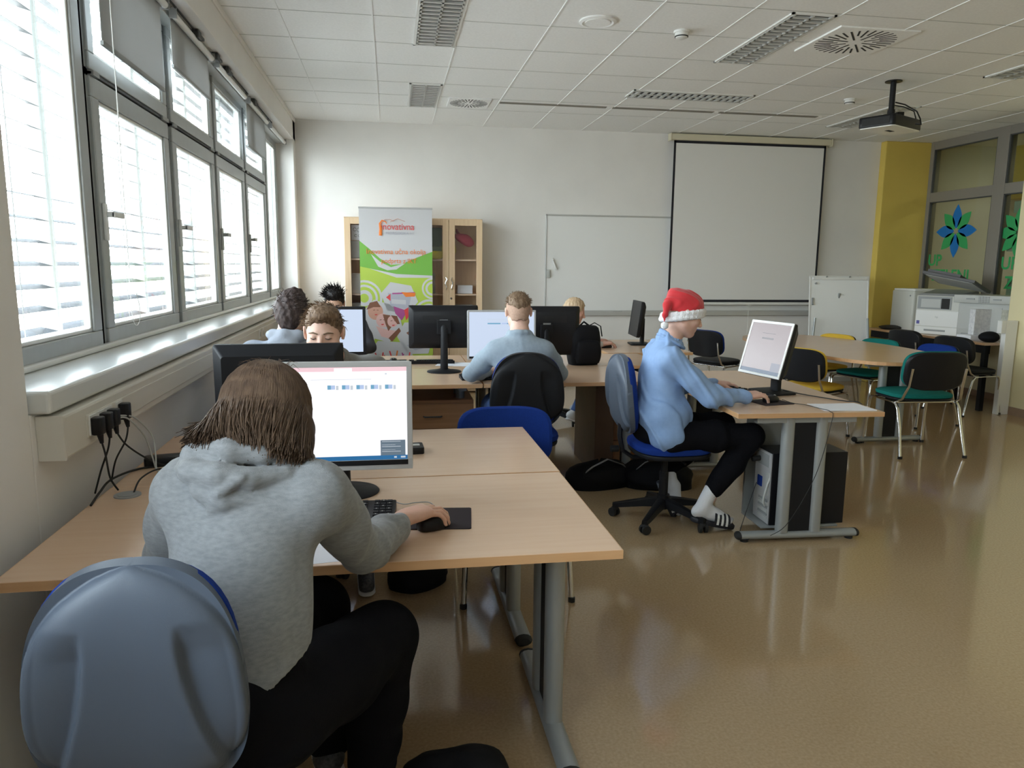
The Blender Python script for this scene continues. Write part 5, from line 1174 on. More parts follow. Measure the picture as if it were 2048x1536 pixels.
def torso(f, J, e=0.0, k=0.05, waist=0.112, belly=0.0, fat=1.0):
    sL, sR, pel, nk = (np.array(J[q], float) for q in ('sL','sR','pel','nk'))
    mid = (sL+sR)/2; up = nrm(nk-pel); rt = nrm(sR-sL); fw = nrm(np.cross(up, rt)); F = np.array([rt, fw, up])
    fw2 = fw
    W = np.linalg.norm(sR-sL)/2
    chest = mid*0.62+pel*0.38-fw2*0.005; ab = mid*0.30+pel*0.70+fw2*belly
    f.ell(chest, ((W*0.86)*fat+e, 0.112*fat+e, 0.19+e), F, 0.01); f.ell(ab, (waist*1.18*fat+e, 0.100*fat+e+belly, 0.16+e), F, k)
    hipv = nrm(np.array(J['hR'])-np.array(J['hL'])); 
    f.caps(np.array(J['hL'])+(pel-(np.array(J['hL'])+np.array(J['hR']))/2)*0.5, np.array(J['hR'])+(pel-(np.array(J['hL'])+np.array(J['hR']))/2)*0.5, 0.095*fat+e, 0.095*fat+e, k)
    f.caps(sL*0.80+mid*0.20-up*0.015, sR*0.80+mid*0.20-up*0.015, 0.062+e, 0.062+e, k)
    f.caps(mid*0.75+sL*0.25, nk+up*0.01, 0.055+e*0.8, 0.05+e*0.5, 0.04); f.caps(mid*0.75+sR*0.25, nk+up*0.01, 0.055+e*0.8, 0.05+e*0.5, 0.04)
    return F
def person(label, J, head, skin, top, trousers, shoe, res=0.006, top_k=None, hands=(None,None), neck_r=0.054, trouser_e=0.016, amp=0.0035, seed=1, fat=1.0, shoes=True, top_names=('jumper','trousers'), sock=None, face=True, arm=1.0, leg=1.0, thing_loc=None, top_e=0.017, cloth_res=0.008, hem_plane=None, ff=(38,9)):
    A = {k: np.array(v, float) for k, v in J.items() if k != 'hem'}
    org = thing_loc or (float(A['pel'][0]), float(A['pel'][1]), 0.0)
    t = thing('person', label, 'person', org)
    ptsall = list(A.values())+[head.L(0,0,0.13), head.L(0,0.12,0), head.L(0,-0.12,0)]
    for h_ in hands:
        if h_: ptsall.append(np.array(h_['w'])+nrm(h_['d'])*0.2)
    lo, hi = bounds(ptsall, 0.17); f = Field(lo, hi, res)
    torso(f, J, 0.0, 0.05, fat=fat)
    f.caps(A['nk']-nrm(A['nk']-A['pel'])*0.03, head.L(0,-0.026,-0.060), neck_r*1.05, neck_r, 0.03)
    head.build(f, face)
    for s in ('L','R'):
        limb(f, [A['s'+s],A['e'+s],A['w'+s]], [0.050*arm,0.038*arm,0.026*arm], 0.03)
        limb(f, [A['h'+s],A['k'+s],A['a'+s]], [0.080*leg,0.055*leg,0.038*leg], 0.03)
        f.caps(A['a'+s], A['t'+s], 0.036, 0.028, 0.02)
    for h_ in hands:
        if h_: hand(f, h_['w'], h_['d'], h_['n'], h_['side'], h_.get('curl',(12,32,26)), h_.get('spread',6), h_.get('sc',1.0))
    sdfobj('body', f, skin, t, org, 1)
    # top
    f = Field(lo, hi, cloth_res); e = top_e
    torso(f, J, e, 0.06, fat=fat)
    for s in ('L','R'):
        limb(f, [A['s'+s],(A['s'+s]+A['e'+s])/2,A['e'+s]], [0.062*arm+e*0.3,0.056*arm+e*0.3,0.046*arm+e*0.3], 0.03)
        wd = A['w'+s]-nrm(A['w'+s]-A['e'+s])*0.02
        limb(f, [A['e'+s],(A['e'+s]+wd)/2,wd], [0.046*arm+e*0.3,0.045*arm+e*0.2,0.034*arm], 0.02)
    if top_k: top_k(f, A, head)
    f.warp(folds(amp, seed, *ff))
    nkd = nrm(head.L(0,-0.026,-0.06)-A['nk'])
    f.caps(A['nk']+nkd*0.035, A['nk']+nkd*0.20, neck_r*1.12, neck_r*1.5, 0.006, 'sub')
    if hem_plane is not None:
        X, Y, Z = f.ax[0][:,None,None], f.ax[1][None,:,None], f.ax[2][None,None,:]; hp, hn = hem_plane; f.a = np.maximum(f.a, ((X-hp[0])*hn[0]+(Y-hp[1])*hn[1]+(Z-hp[2])*hn[2]-10*np.clip(Y-1.66,0,1)).astype(np.float32))
    sdfobj(top_names[0], f, top, t, org, 1)
    # trousers
    f = Field(lo, hi, cloth_res); e = trouser_e
    f.caps(A['hL'], A['hR'], 0.098*fat+e*0.5, 0.098*fat+e*0.5, 0.03); f.ell(A['pel']+np.array([0,0,0.02]), (0.160*fat,0.130*fat,0.135), None, 0.04)
    for s in ('L','R'):
        an = A['a'+s]+(A['k'+s]-A['a'+s])*(0.0 if 'hem' in J else 0.08)
        limb(f, [A['h'+s],(A['h'+s]*0.5+A['k'+s]*0.5),A['k'+s],(A['k'+s]+an)/2,an], [0.088*leg+e,0.080*leg+e,0.066*leg+e,0.058*leg+e,0.050*leg+e*0.8], 0.03)
    f.warp(folds(amp*1.1, seed+5, 30, 8))
    sdfobj(top_names[1], f, trousers, t, org, 1)
    if shoes:
        for s in ('L','R'):
            a, b = A['a'+s], A['t'+s]; dd = nrm(b-a); flatd = nrm([dd[0],dd[1],0])
            pl_ = [a-flatd*0.07, b+flatd*0.08]; lo2, hi2 = bounds([a,b]+pl_, 0.08); g = Field(lo2, hi2, 0.005)
            g.caps(a-flatd*0.035+np.array([0,0,-0.02]), b+flatd*0.01+np.array([0,0,0.0]), 0.040, 0.036, 0.02); g.caps(a+np.array([0,0,0.0]), a-flatd*0.01-np.array([0,0,0.03]), 0.042, 0.042, 0.02)
            sh = sdfobj('shoe', g, shoe[0], t, org, 1)
            g = Field(lo2, hi2, 0.005); zf = min(a[2]-0.06, b[2]-0.036)
            g.caps([*(a-flatd*0.04)[:2], a[2]-0.055], [*(b+flatd*0.015)[:2], b[2]-0.028], 0.042, 0.040, 0.01, flat=((0,0,1), 3.0))
            sdfobj('sole', g, shoe[1], sh, org, 1)
    t['_'] = 0; del t['_']
    return t, lo, hi, org, A
def hair_cap(name, head, m, parent, org, thick=0.012, line=None, noise=0.004, nf=120, res=0.004, extra=None, seed=0, ear=True):
    f = Field(head.c-0.19, head.c+0.19, res); L, F, q = head.L, head.F, head.sc
    f.ell(L(0,-0.016,0.032), ((0.075+thick)*q,(0.095+thick)*q,(0.084+thick)*q), F, 0.0)
    f.caps(L(0,-0.05,-0.03), L(0,-0.045,-0.075), 0.060*q+thick*0.3, 0.050*q+thick*0.2, 0.02)
    if extra: extra(f, head)
    X, Y, Z = f.ax[0][:,None,None]-head.c[0], f.ax[1][None,:,None]-head.c[1], f.ax[2][None,None,:]-head.c[2]
    lx, ly, lz = ((X*F[i][0]+Y*F[i][1]+Z*F[i][2])/q for i in range(3))
    rs = np.random.RandomState(seed); ph = rs.uniform(0, 6, 6)
    f.a += (noise*(np.sin(nf*lx+ph[0]+3*np.sin(20*lz))*np.sin(nf*0.8*ly+ph[1]+2*np.sin(25*lx))+0.6*np.sin(nf*1.9*lx+ph[2]+2*np.sin(31*ly))*np.sin(nf*1.6*lz+ph[3]))).astype(np.float32)
    hl = line(lx, ly, lz) if line else np.interp(ly+0*lx+0*lz, [-0.11,-0.06,-0.02,0.02,0.05,0.075,0.12], [-0.075,-0.065,-0.03,0.005,0.045,0.058,0.062])
    hl = hl+0.004*np.sin(140*lx+2*np.sin(60*ly))+0.0025*np.sin(310*lx+90*ly)
    f.a += (thick*q*0.95*np.exp(-np.clip(lz-hl,0,1)/0.011)).astype(np.float32)
    g = (hl-lz)*0.8*q
    f.a = np.maximum(f.a, g.astype(np.float32))
    if ear:
        for sx in (-1,1): f.ell(L(sx*0.092,-0.012,-0.006), (0.020*q,0.020*q,0.032*q), F, 0.004, 'sub')
    return sdfobj(name, f, m, parent, org, 1)
def strands(name, lines, m, parent, org, r=0.0022, n=4, taper=0.25):
    b = MB()
    for ln in lines:
        k = len(ln); b.tube([np.array(p)-np.array(org) for p in ln], [r*(1-(1-taper)*(i/(k-1))**2) for i in range(k)], n, cap=False)
    return obj(name, b, m, parent, smooth=180)
def spikes(head, n, L0, L1, seed, zmin=0.0, lean=(0,0,0), thick=0.012, front=0.06, curlv=0.3, fwd=0.0):
    rs = np.random.RandomState(seed); out = []
    while len(out) < n:
        v = rs.normal(size=3); v /= np.linalg.norm(v)
        p = np.array([v[0]*(0.075+thick*0.6), -0.016+v[1]*(0.095+thick*0.6), 0.032+v[2]*(0.084+thick*0.6)])
        hl = np.interp(p[1], [-0.11,-0.06,-0.02,0.02,0.05,0.075,0.12], [-0.07,-0.06,-0.02,0.015,0.05,0.06,0.064])
        if p[2] < max(hl, zmin) or (abs(p[0]) > 0.07 and -0.04 < p[1] < 0.02 and p[2] < 0.03): continue
        le = rs.uniform(L0, L1); d = nrm(v*0.6+np.array(lean)+rs.normal(size=3)*curlv+np.array([0,fwd,0])); d2 = nrm(d+rs.normal(size=3)*curlv+np.array(lean)*0.6-np.array([0,0,0.3]))
        a = p-v*0.006; out.append([head.L(*a), head.L(*(a+d*le*0.5)), head.L(*(a+d*le*0.5+d2*le*0.5))])
    return out
# ---------------------------------------------------------------- the seven people
hoodie_m = mat('grey_marl', (0.205,0.215,0.225), 0.85, col2=(0.275,0.285,0.30), vscale=60, stretch=(1,1,2.6), bump=0.25, bscale=350, sheen=0.2)
black_cloth = mat('black_cotton', (0.007,0.007,0.009), 0.9, bump=0.2, bscale=250, spec=0.08)
sneaker = mat('dark_sneaker', (0.035,0.035,0.04), 0.6, col2=(0.10,0.10,0.11), vscale=90)
sole_w = mat('white_sole', (0.6,0.6,0.6), 0.5)
# 1 --- foreground person, long hair, seen from behind
H1 = Head((-0.292,1.775,1.138), (0.12,1.0,-0.42), (0.05,0.35,1), 1.04, ears=False)
J1 = dict(pel=(-0.345,1.47,0.60), nk=(-0.300,1.665,1.075), sL=(-0.445,1.640,1.020), sR=(-0.160,1.600,1.020), hL=(-0.42,1.53,0.565), hR=(-0.26,1.50,0.565),
    eL=(-0.545,1.83,0.80), wL=(-0.36,2.03,0.785), eR=(-0.080,1.800,0.802), wR=(0.015,2.035,0.782),
    kL=(-0.22,2.02,0.55), aL=(-0.20,2.02,0.13), tL=(-0.23,2.17,0.045), kR=(-0.035,1.86,0.535), aR=(-0.075,1.90,0.12), tR=(-0.05,2.04,0.045))
def hood1(f, A, h):
    n = A['nk']; c = np.array
    # hood bunched at the back of the neck: an outer roll and the hanging bag
    pts = [c((-0.185,1.680,1.075)), c((-0.215,1.610,1.105)), c((-0.270,1.570,1.120)), c((-0.335,1.560,1.125)), c((-0.405,1.590,1.110)), c((-0.435,1.680,1.070))]
    limb(f, pts, [0.016,0.022,0.028,0.032,0.034,0.022], 0.010)
    pts = [c((-0.170,1.610,1.085)), c((-0.225,1.560,1.075)), c((-0.290,1.530,1.075)), c((-0.350,1.520,1.085)), c((-0.405,1.545,1.090)), c((-0.430,1.600,1.085))]
    limb(f, pts, [0.010,0.022,0.028,0.030,0.030,0.024], 0.006)
    limb(f, [c((-0.215,1.560,1.045)), c((-0.275,1.530,1.035)), c((-0.340,1.515,1.035)), c((-0.385,1.530,1.055))], [0.010,0.020,0.028,0.026], 0.006)
    limb(f, [c((-0.30,1.505,1.085)), c((-0.345,1.500,1.055)), c((-0.365,1.510,1.010))], [0.012,0.016,0.012], 0.006)
    for s in ('L','R'):
        w_, e_ = A['w'+s], A['e'+s]; d = nrm(w_-e_)
        f.caps(w_-d*0.045, w_-d*0.005, 0.036, 0.035, 0.004)
        for q in (0.072, 0.105, 0.145, 0.18): f.caps(w_-d*q-np.array([0.014,0,0.004]), w_-d*(q+0.006)+np.array([0.016,-0.012,0.014]), 0.041, 0.041, 0.004)
    f.caps(A['eR'], (A['eR']+A['wR'])/2, 0.056, 0.050, 0.02)
t1, lo, hi, org, A = person('person in a light grey hoodie and black trousers with long brown hair, seen from behind', J1, H1, skinmat('skin_one',(0.64,0.38,0.28)), hoodie_m, black_cloth, (sneaker, sole_w), 0.0052, hood1,
    (dict(w=(0.022,2.052,0.792), d=(0.88,0.46,0.10), n=(-0.12,-0.02,1), side=-1, curl=(14,34,30), spread=6, sc=1.0), dict(w=(-0.35,2.045,0.785), d=(0.3,0.95,0), n=(0,0,1), side=1, curl=(10,25,20))), amp=0.010, ff=(46,10), seed=3, fat=1.0, top_names=('hoodie','trousers'), trouser_e=0.022, leg=1.06, cloth_res=0.0062, top_e=0.022, hem_plane=((-0.34,1.40,0.635), (0.45,0.10,-0.89)))
# long hair: solid mass plus strands
hm1 = hairmat('brown_hair', (0.072,0.044,0.030), (0.145,0.093,0.060), (60,60,5))
f = Field((-0.50,1.50,0.94), (-0.10,1.95,1.32), 0.0045); L = H1.L
f.ell(L(0,-0.014,0.034), (0.090,0.108,0.097), H1.F, 0.0)
mass = [((-0.335,1.71,1.17),(-0.350,1.650,1.115),0.046,0.036),((-0.280,1.70,1.17),(-0.275,1.600,1.140),0.050,0.034),((-0.235,1.72,1.16),(-0.225,1.610,1.115),0.042,0.028),((-0.215,1.71,1.13),(-0.192,1.615,1.085),0.042,0.018),((-0.350,1.67,1.15),(-0.425,1.605,1.142),0.036,0.010)]
for a, b, ra, rb in mass: f.caps(a, b, ra, rb, 0.03)
f.warp(lambda X, Y, Z: 0.0012*np.sin(150*X+60*Y)+0.0008*np.sin(330*X-120*Y))
hair = sdfobj('hair', f, mat('brown_hair_base', (0.075,0.045,0.030), 0.6, spec=0.2), t1, org, 1)
rs = np.random.RandomState(5); lines = []
for k in range(1900):
    u = rs.uniform(-1, 1)                               # -1 left .. 1 right across the back of the head
    az = R_(-90)+u*R_(118) + rs.normal()*0.03           # around the head, -90 = straight back
    p0 = 0.02+0.22*rs.rand()
    pts = []
    for q in np.linspace(p0, 1.55, 6):
        o_ = 0.0055+0.003*rs.rand(); pts.append(L(math.cos(az)*math.sin(q)*(0.091+o_), -0.014+math.sin(az)*math.sin(q)*(0.109+o_), 0.034+math.cos(q)*(0.098+o_)))
    e = pts[-1]
    ex = 0.5*rs.normal()*0.004+np.interp(u, [-1,-0.6,-0.2,0.3,0.7,1], [-0.425,-0.390,-0.325,-0.255,-0.205,-0.180])+rs.normal()*0.008
    ey = np.interp(u, [-1,-0.5,0,0.5,1], [1.585,1.560,1.548,1.555,1.585])+rs.normal()*0.005
    ez = 0.004+np.interp(u, [-1,-0.5,0,0.5,1], [1.140,1.142,1.140,1.115,1.080])+rs.normal()*0.012
    tgt = np.array([ex, ey, ez])
    for v in (0.25,0.5,0.75,1.0):
        b = e*(1-v)+tgt*v; b[2] -= 0.0; b += np.array([0,-0.026,0])*math.sin(PI*v)*(1-0.5*abs(u)); pts.append(b+rs.normal(size=3)*0.0014)
    lines.append(pts)
strands('hair_strand', lines, hm1, hair, org, 0.0021, 4, 0.35)
fly = []
for k in range(26):
    a = rs.uniform(-0.8,0.8); p = L(0.05*a, -0.03+0.05*rs.rand(), 0.132); fly.append([p, p+np.array([0.02*a,0.0,0.012]), p+np.array([0.05*a+0.01*rs.normal(),-0.01,0.010+0.006*rs.normal()])])
strands('flyaway_hair', fly, hm1, hair, org, 0.0011, 3)
# seam lines on the hoodie
sm = MB()
for pl_ in ([(-0.135,1.585,1.085),(-0.112,1.560,1.03),(-0.105,1.565,0.97),(-0.110,1.60,0.93)],): sm.tube([np.array(p)-np.array(org) for p in pl_], 0.002, 5)

# 2 --- short brown hair, facing the camera behind the black monitor
H2 = Head((-0.288,3.30,1.213), (-0.07,-1.0,-0.16), (0,-0.12,1), 1.02)
J2 = dict(pel=(-0.28,3.82,0.58), nk=(-0.27,3.46,1.075), sL=(-0.08,3.52,1.02), sR=(-0.46,3.53,1.02), hL=(-0.19,3.75,0.56), hR=(-0.36,3.75,0.56), eL=(0.02,3.40,0.80), wL=(-0.16,3.24,0.785), eR=(-0.60,3.42,0.80), wR=(-0.48,3.22,0.785),
    kL=(-0.16,3.33,0.55), aL=(-0.14,3.45,0.12), tL=(-0.13,3.30,0.045), kR=(-0.42,3.33,0.55), aR=(-0.42,3.42,0.12), tR=(-0.42,3.27,0.045))
gt = mat('warm_grey_cotton', (0.22,0.21,0.20), 0.85, bump=0.2, bscale=300)
sk2 = skinmat('skin_two',(0.72,0.46,0.36))
def collar(f, A, h):
    n = A['nk']; fw = nrm(np.cross(nrm(n-A['pel']), nrm(A['sR']-A['sL'])))
    for a in np.linspace(0, 2*PI, 13)[:-1]:
        r_ = nrm(A['sR']-A['sL']); p = n+0.062*(r_*math.cos(a)+fw*math.sin(a))+np.array([0,0,0.012]); q = n+0.062*(r_*math.cos(a+0.52)+fw*math.sin(a+0.52))+np.array([0,0,0.012]); f.caps(p, q, 0.018, 0.018, 0.01)
t2, lo, hi, org, A = person('person with short brown hair, face half hidden behind the black monitor, looking down', J2, H2, sk2, gt, black_cloth, (sneaker, sole_w), 0.0055, collar,
    (dict(w=(-0.18,3.225,0.787), d=(-0.3,-0.95,0), n=(0,0,1), side=1), dict(w=(-0.47,3.21,0.787), d=(0.2,-0.95,0), n=(0,0,1), side=-1)), seed=11)
hm2 = hairmat('light_brown_hair', (0.11,0.066,0.040), (0.25,0.165,0.105), (120,120,30))
def top2(f, h): f.ell(h.L(0.0,0.015,0.085), (0.062,0.075,0.040), h.F, 0.02)
line2 = lambda lx, ly, lz: np.interp(ly+0*lx+0*lz, [-0.11,-0.06,-0.02,0.02,0.05,0.075,0.12], [-0.085,-0.075,-0.030,0.000,0.030,0.062,0.066])+0.25*np.clip(np.abs(lx)-0.045,0,1)*(ly>0.03)
hc = hair_cap('hair', H2, hm2, t2, org, 0.004, line2, 0.0016, 180, 0.004, top2, 2)
strands('hair_strand', spikes(H2, 380, 0.022, 0.040, 3, 0.02, (0.3,0.5,0), 0.010, curlv=0.15), hm2, hc, org, 0.0020, 4)
eb = MB()
for sx in (-1,1): eb.tube([H2.L(sx*0.012,0.089,0.016)-np.array(org), H2.L(sx*0.030,0.084,0.021)-np.array(org), H2.L(sx*0.050,0.071,0.016)-np.array(org)], [0.005,0.0058,0.003], 6, flat=0.6)
obj('eyebrow', eb, hm2, t2, smooth=True)
el = MB()
for sx in (-1,1): el.tube([H2.L(sx*0.018,0.084,-0.004)-np.array(org), H2.L(sx*0.031,0.0885,-0.0065)-np.array(org), H2.L(sx*0.044,0.079,-0.003)-np.array(org)], [0.0012,0.0018,0.0012], 5)
obj('eyelash', el, 'dark', t2)

# 3 --- dark tousled hair by the window, back to the camera
H3 = Head((-0.545,4.27,1.225), (0.10,1.0,-0.30), (0,0.2,1), 1.0)
J3 = dict(pel=(-0.56,4.20,0.56), nk=(-0.57,4.22,1.095), sL=(-0.76,4.24,1.02), sR=(-0.38,4.22,1.02), hL=(-0.65,4.25,0.54), hR=(-0.47,4.25,0.54), eL=(-0.84,4.45,0.82), wL=(-0.68,4.70,0.80), eR=(-0.32,4.46,0.82), wR=(-0.44,4.72,0.80),
    kL=(-0.66,4.70,0.53), aL=(-0.66,4.62,0.12), tL=(-0.67,4.77,0.045), kR=(-0.44,4.70,0.53), aR=(-0.44,4.62,0.12), tR=(-0.43,4.77,0.045))
def hood3(f, A, h):
    c = np.array
    limb(f, [c((-0.66,4.24,1.12)), c((-0.63,4.16,1.125)), c((-0.57,4.13,1.125)), c((-0.50,4.15,1.120)), c((-0.47,4.23,1.11))], [0.024,0.032,0.036,0.032,0.022], 0.012)
    f.ell((-0.575,4.125,1.075), (0.085,0.045,0.055), None, 0.014)
t3, lo, hi, org, A = person('person in a pale blue-grey hoodie with dark tousled hair, sitting by the windows', J3, H3, skinmat('skin_three',(0.60,0.36,0.27)), mat('pale_blue_grey', (0.36,0.39,0.45), 0.85, bump=0.2, bscale=300), black_cloth, (sneaker, sole_w), 0.0065, hood3,
    (dict(w=(-0.67,4.71,0.80), d=(0.1,1,0), n=(0,0,1), side=1), dict(w=(-0.44,4.73,0.80), d=(-0.1,1,0), n=(0,0,1), side=-1)), seed=21, top_names=('hoodie','trousers'))
hm3 = hairmat('dark_brown_hair', (0.028,0.018,0.016), (0.085,0.060,0.055), (90,90,40))
def top3(f, h): f.ell(h.L(0.02,-0.02,0.105), (0.055,0.07,0.045), h.F, 0.02); f.ell(h.L(0,-0.06,0.0), (0.075,0.06,0.085), h.F, 0.02)
hc = hair_cap('hair', H3, hm3, t3, org, 0.014, lambda lx, ly, lz: np.interp(ly+0*lx+0*lz, [-0.11,-0.06,-0.02,0.02,0.05,0.075], [-0.105,-0.10,-0.04,0.0,0.045,0.058]), 0.004, 95, 0.005, top3, 5)
strands('hair_strand', spikes(H3, 420, 0.022, 0.042, 8, -0.05, (0.35,0.2,0.1), 0.018, curlv=0.3), hm3, hc, org, 0.0024, 4)

# 4 --- black spiky hair at the far desks
H4 = Head((-0.465,6.42,1.175), (0.0,-1.0,-0.35), (0,-0.25,1), 1.0)
J4 = dict(pel=(-0.45,6.95,0.58), nk=(-0.46,6.60,1.04), sL=(-0.27,6.66,0.98), sR=(-0.65,6.66,0.98), hL=(-0.36,6.90,0.56), hR=(-0.54,6.90,0.56), eL=(-0.18,6.48,0.80), wL=(-0.30,6.27,0.785), eR=(-0.74,6.48,0.80), wR=(-0.62,6.27,0.785),
    kL=(-0.34,6.48,0.55), aL=(-0.34,6.55,0.12), tL=(-0.34,6.40,0.045), kR=(-0.56,6.48,0.55), aR=(-0.56,6.55,0.12), tR=(-0.56,6.40,0.045))
t4, lo, hi, org, A = person('person with spiky black hair whose forehead shows above the far monitor beside the banner', J4, H4, skinmat('skin_four',(0.62,0.38,0.27)), mat('dark_jumper', (0.05,0.05,0.06), 0.85), black_cloth, (sneaker, sole_w), 0.008, None,
    (dict(w=(-0.31,6.26,0.79), d=(-0.1,-1,0), n=(0,0,1), side=1), dict(w=(-0.61,6.26,0.79), d=(0.1,-1,0), n=(0,0,1), side=-1)), seed=31, cloth_res=0.011)
hm4 = hairmat('black_hair', (0.010,0.009,0.009), (0.035,0.030,0.028), (90,90,40))
def top4(f, h): f.ell(h.L(0.0,0.03,0.105), (0.060,0.065,0.035), h.F, 0.02)
hc = hair_cap('hair', H4, hm4, t4, org, 0.009, None, 0.003, 110, 0.006, top4, 6)
strands('hair_strand', spikes(H4, 260, 0.04, 0.085, 9, 0.055, (0.25,0.4,0.6), 0.015, curlv=0.3), hm4, hc, org, 0.0034, 4)
obj('eyebrow', MB().tube([H4.L(-0.045,0.078,0.020)-np.array(org),H4.L(-0.014,0.088,0.019)-np.array(org)],0.004,5).tube([H4.L(0.045,0.078,0.020)-np.array(org),H4.L(0.014,0.088,0.019)-np.array(org)],0.004,5), hm4, t4)
tag(office_chair('office chair of the person with spiky black hair', (-0.45, 7.02, 0), R_(180), 0.08, 0.44, 0, 0.40, 0.42), 'office chair of the person with spiky black hair', 'office chair')

# 5 --- grey-blue jumper, cropped fair hair, seen from behind
H5 = Head((0.800,4.66,1.215), (0.03,1.0,-0.30), (0,0.25,1), 1.0)
J5 = dict(pel=(0.80,4.50,0.60), nk=(0.800,4.60,1.075), sL=(0.640,4.60,0.975), sR=(0.965,4.60,0.975), hL=(0.71,4.55,0.56), hR=(0.89,4.55,0.56), eL=(0.515,4.80,0.800), wL=(0.66,5.00,0.785), eR=(1.115,4.80,0.800), wR=(0.98,5.00,0.785),
    kL=(0.69,5.00,0.55), aL=(0.69,4.98,0.12), tL=(0.69,5.13,0.045), kR=(0.92,5.00,0.55), aR=(0.92,4.98,0.12), tR=(0.92,5.13,0.045))
def round5(f, A, h):
    collar(f, A, h)
    f.ell((0.80,4.585,0.985), (0.175,0.085,0.095), None, 0.05)
jm5 = mat('grey_blue_knit', (0.30,0.365,0.43), 0.9, bump=0.2, bscale=350, col2=(0.34,0.41,0.475), vscale=50)
t5, lo, hi, org, A = person('person in a grey-blue jumper with cropped fair hair, leaning over the desk, seen from behind', J5, H5, skinmat('skin_five',(0.70,0.45,0.35)), jm5, mat('blue_denim',(0.04,0.08,0.2),0.85), (sneaker, sole_w), 0.006, round5,
    (dict(w=(0.66,5.01,0.79), d=(0.3,0.95,0), n=(0,0,1), side=1), dict(w=(0.98,5.01,0.79), d=(-0.3,0.95,0), n=(0,0,1), side=-1)), seed=44, top_names=('jumper','trousers'), cloth_res=0.007, amp=0.008, ff=(42,10))
hm5 = hairmat('fair_brown_hair', (0.125,0.075,0.045), (0.26,0.175,0.11), (120,120,40))
hm5b = mat('shaved_fair_hair', (0.38,0.235,0.165), 0.75, col2=(0.48,0.31,0.225), vscale=120)
fade = hair_cap('hair', H5, hm5b, t5, org, 0.002, lambda lx, ly, lz: np.interp(ly+0*lx+0*lz, [-0.11,-0.06,-0.02,0.02,0.05,0.075], [-0.07,-0.07,-0.03,0.0,0.045,0.058]), 0.0003, 200, 0.0045)
def top5(f, h): f.ell(h.L(0.0,-0.005,0.075), (0.066,0.088,0.055), h.F, 0.01)
up5 = hair_cap('hair_top', H5, hm5, fade, org, 0.008, lambda lx, ly, lz: np.interp(ly+0*lx+0*lz, [-0.11,-0.06,-0.02,0.02,0.05,0.075], [-0.005,0.012,0.030,0.04,0.055,0.06])+0.9*np.clip(np.abs(lx)-0.040,0,1), 0.0022, 130, 0.0045, top5, 3)
strands('hair_strand', spikes(H5, 300, 0.014, 0.026, 12, 0.045, (0.1,0.3,0.2), 0.012, curlv=0.2), hm5, up5, org, 0.0022, 4)

# 6 --- blonde person near the back wall, facing right
H6 = Head((1.735,6.90,1.085), (1.0,-0.25,-0.30), (0.2,0,1), 0.96)
J6 = dict(pel=(1.58,6.93,0.55), nk=(1.66,6.92,0.955), sL=(1.66,7.08,0.90), sR=(1.68,6.76,0.90), hL=(1.62,7.02,0.54), hR=(1.62,6.86,0.54), eL=(1.82,7.12,0.78), wL=(2.02,7.10,0.775), eR=(1.82,6.72,0.785), wR=(1.985,6.80,0.775),
    kL=(1.98,7.02,0.52), aL=(1.80,7.0,0.14), tL=(1.93,7.0,0.045), kR=(1.90,6.80,0.50), aR=(1.70,6.72,0.13), tR=(1.82,6.68,0.045))
white_sn = mat('white_sneaker', (0.66,0.67,0.68), 0.5)
t6, lo, hi, org, A = person('person with straight blonde hair, white top and blue jeans, working near the back wall', J6, H6, skinmat('skin_six',(0.68,0.40,0.32)), mat('white_top',(0.62,0.63,0.66),0.85,bump=0.15,bscale=200), mat('blue_jeans',(0.05,0.11,0.28),0.85,bump=0.2,bscale=200), (white_sn, sole_w), 0.0065, None,
    (dict(w=(1.985,6.80,0.78), d=(1,0.15,0.05), n=(0,0,1), side=-1, curl=(20,40,30)), dict(w=(2.02,7.10,0.78), d=(1,0,0), n=(0,0,1), side=1)), seed=51, fat=0.88, arm=0.85, leg=0.82, neck_r=0.045, top_names=('top','jeans'), trouser_e=0.006)
hm6 = hairmat('blonde_hair', (0.42,0.29,0.17), (0.66,0.50,0.34), (90,90,6))
f = Field(H6.c-0.30, H6.c+0.22, 0.0055); L = H6.L
f.ell(L(0,-0.018,0.034), (0.086,0.102,0.094), H6.F, 0.0)
for a, b, ra, rb in ((L(0.055,-0.045,0.0),L(0.055,-0.060,-0.19),0.040,0.026),(L(-0.055,-0.045,0.0),L(-0.055,-0.060,-0.17),0.040,0.026),(L(0,-0.065,0.0),L(0,-0.075,-0.19),0.06,0.04),(L(0.070,-0.015,0.02),L(0.068,-0.020,-0.14),0.020,0.012),(L(-0.070,-0.015,0.02),L(-0.068,-0.02,-0.14),0.020,0.012)): f.caps(a, b, ra, rb, 0.02)
f.ell(L(0,0.085,-0.02), (0.062,0.065,0.085), H6.F, 0.01, 'sub')
f.warp(lambda X, Y, Z: 0.002*np.sin(160*Y+40*X+2*np.sin(20*Z))+0.002*np.sin(190*X-60*Y))
hair6 = sdfobj('hair', f, hm6, t6, org, 1); rs = np.random.RandomState(15); lines = []
for k in range(260):
    az = rs.uniform(R_(-200), R_(20)); pts = []
    for q in np.linspace(0.15, 1.6, 5): pts.append(L(math.cos(az)*math.sin(q)*0.088, -0.018+math.sin(az)*math.sin(q)*0.104, 0.034+math.cos(q)*0.096))
    e = pts[-1]
    for v in (0.5,1.0): pts.append(e+(H6.F[2]*-0.20+H6.F[1]*-0.01)*v*rs.uniform(0.8,1.0)+rs.normal(size=3)*0.003)
    lines.append(pts)
strands('hair_strand', lines, hm6, hair6, org, 0.003, 4, 0.4)
# laces
obj('lace', MB().tube([np.array(p)-np.array(org) for p in ((1.74,6.70,0.085),(1.77,6.715,0.075),(1.79,6.70,0.068))],0.004,6), 'dark', t6)

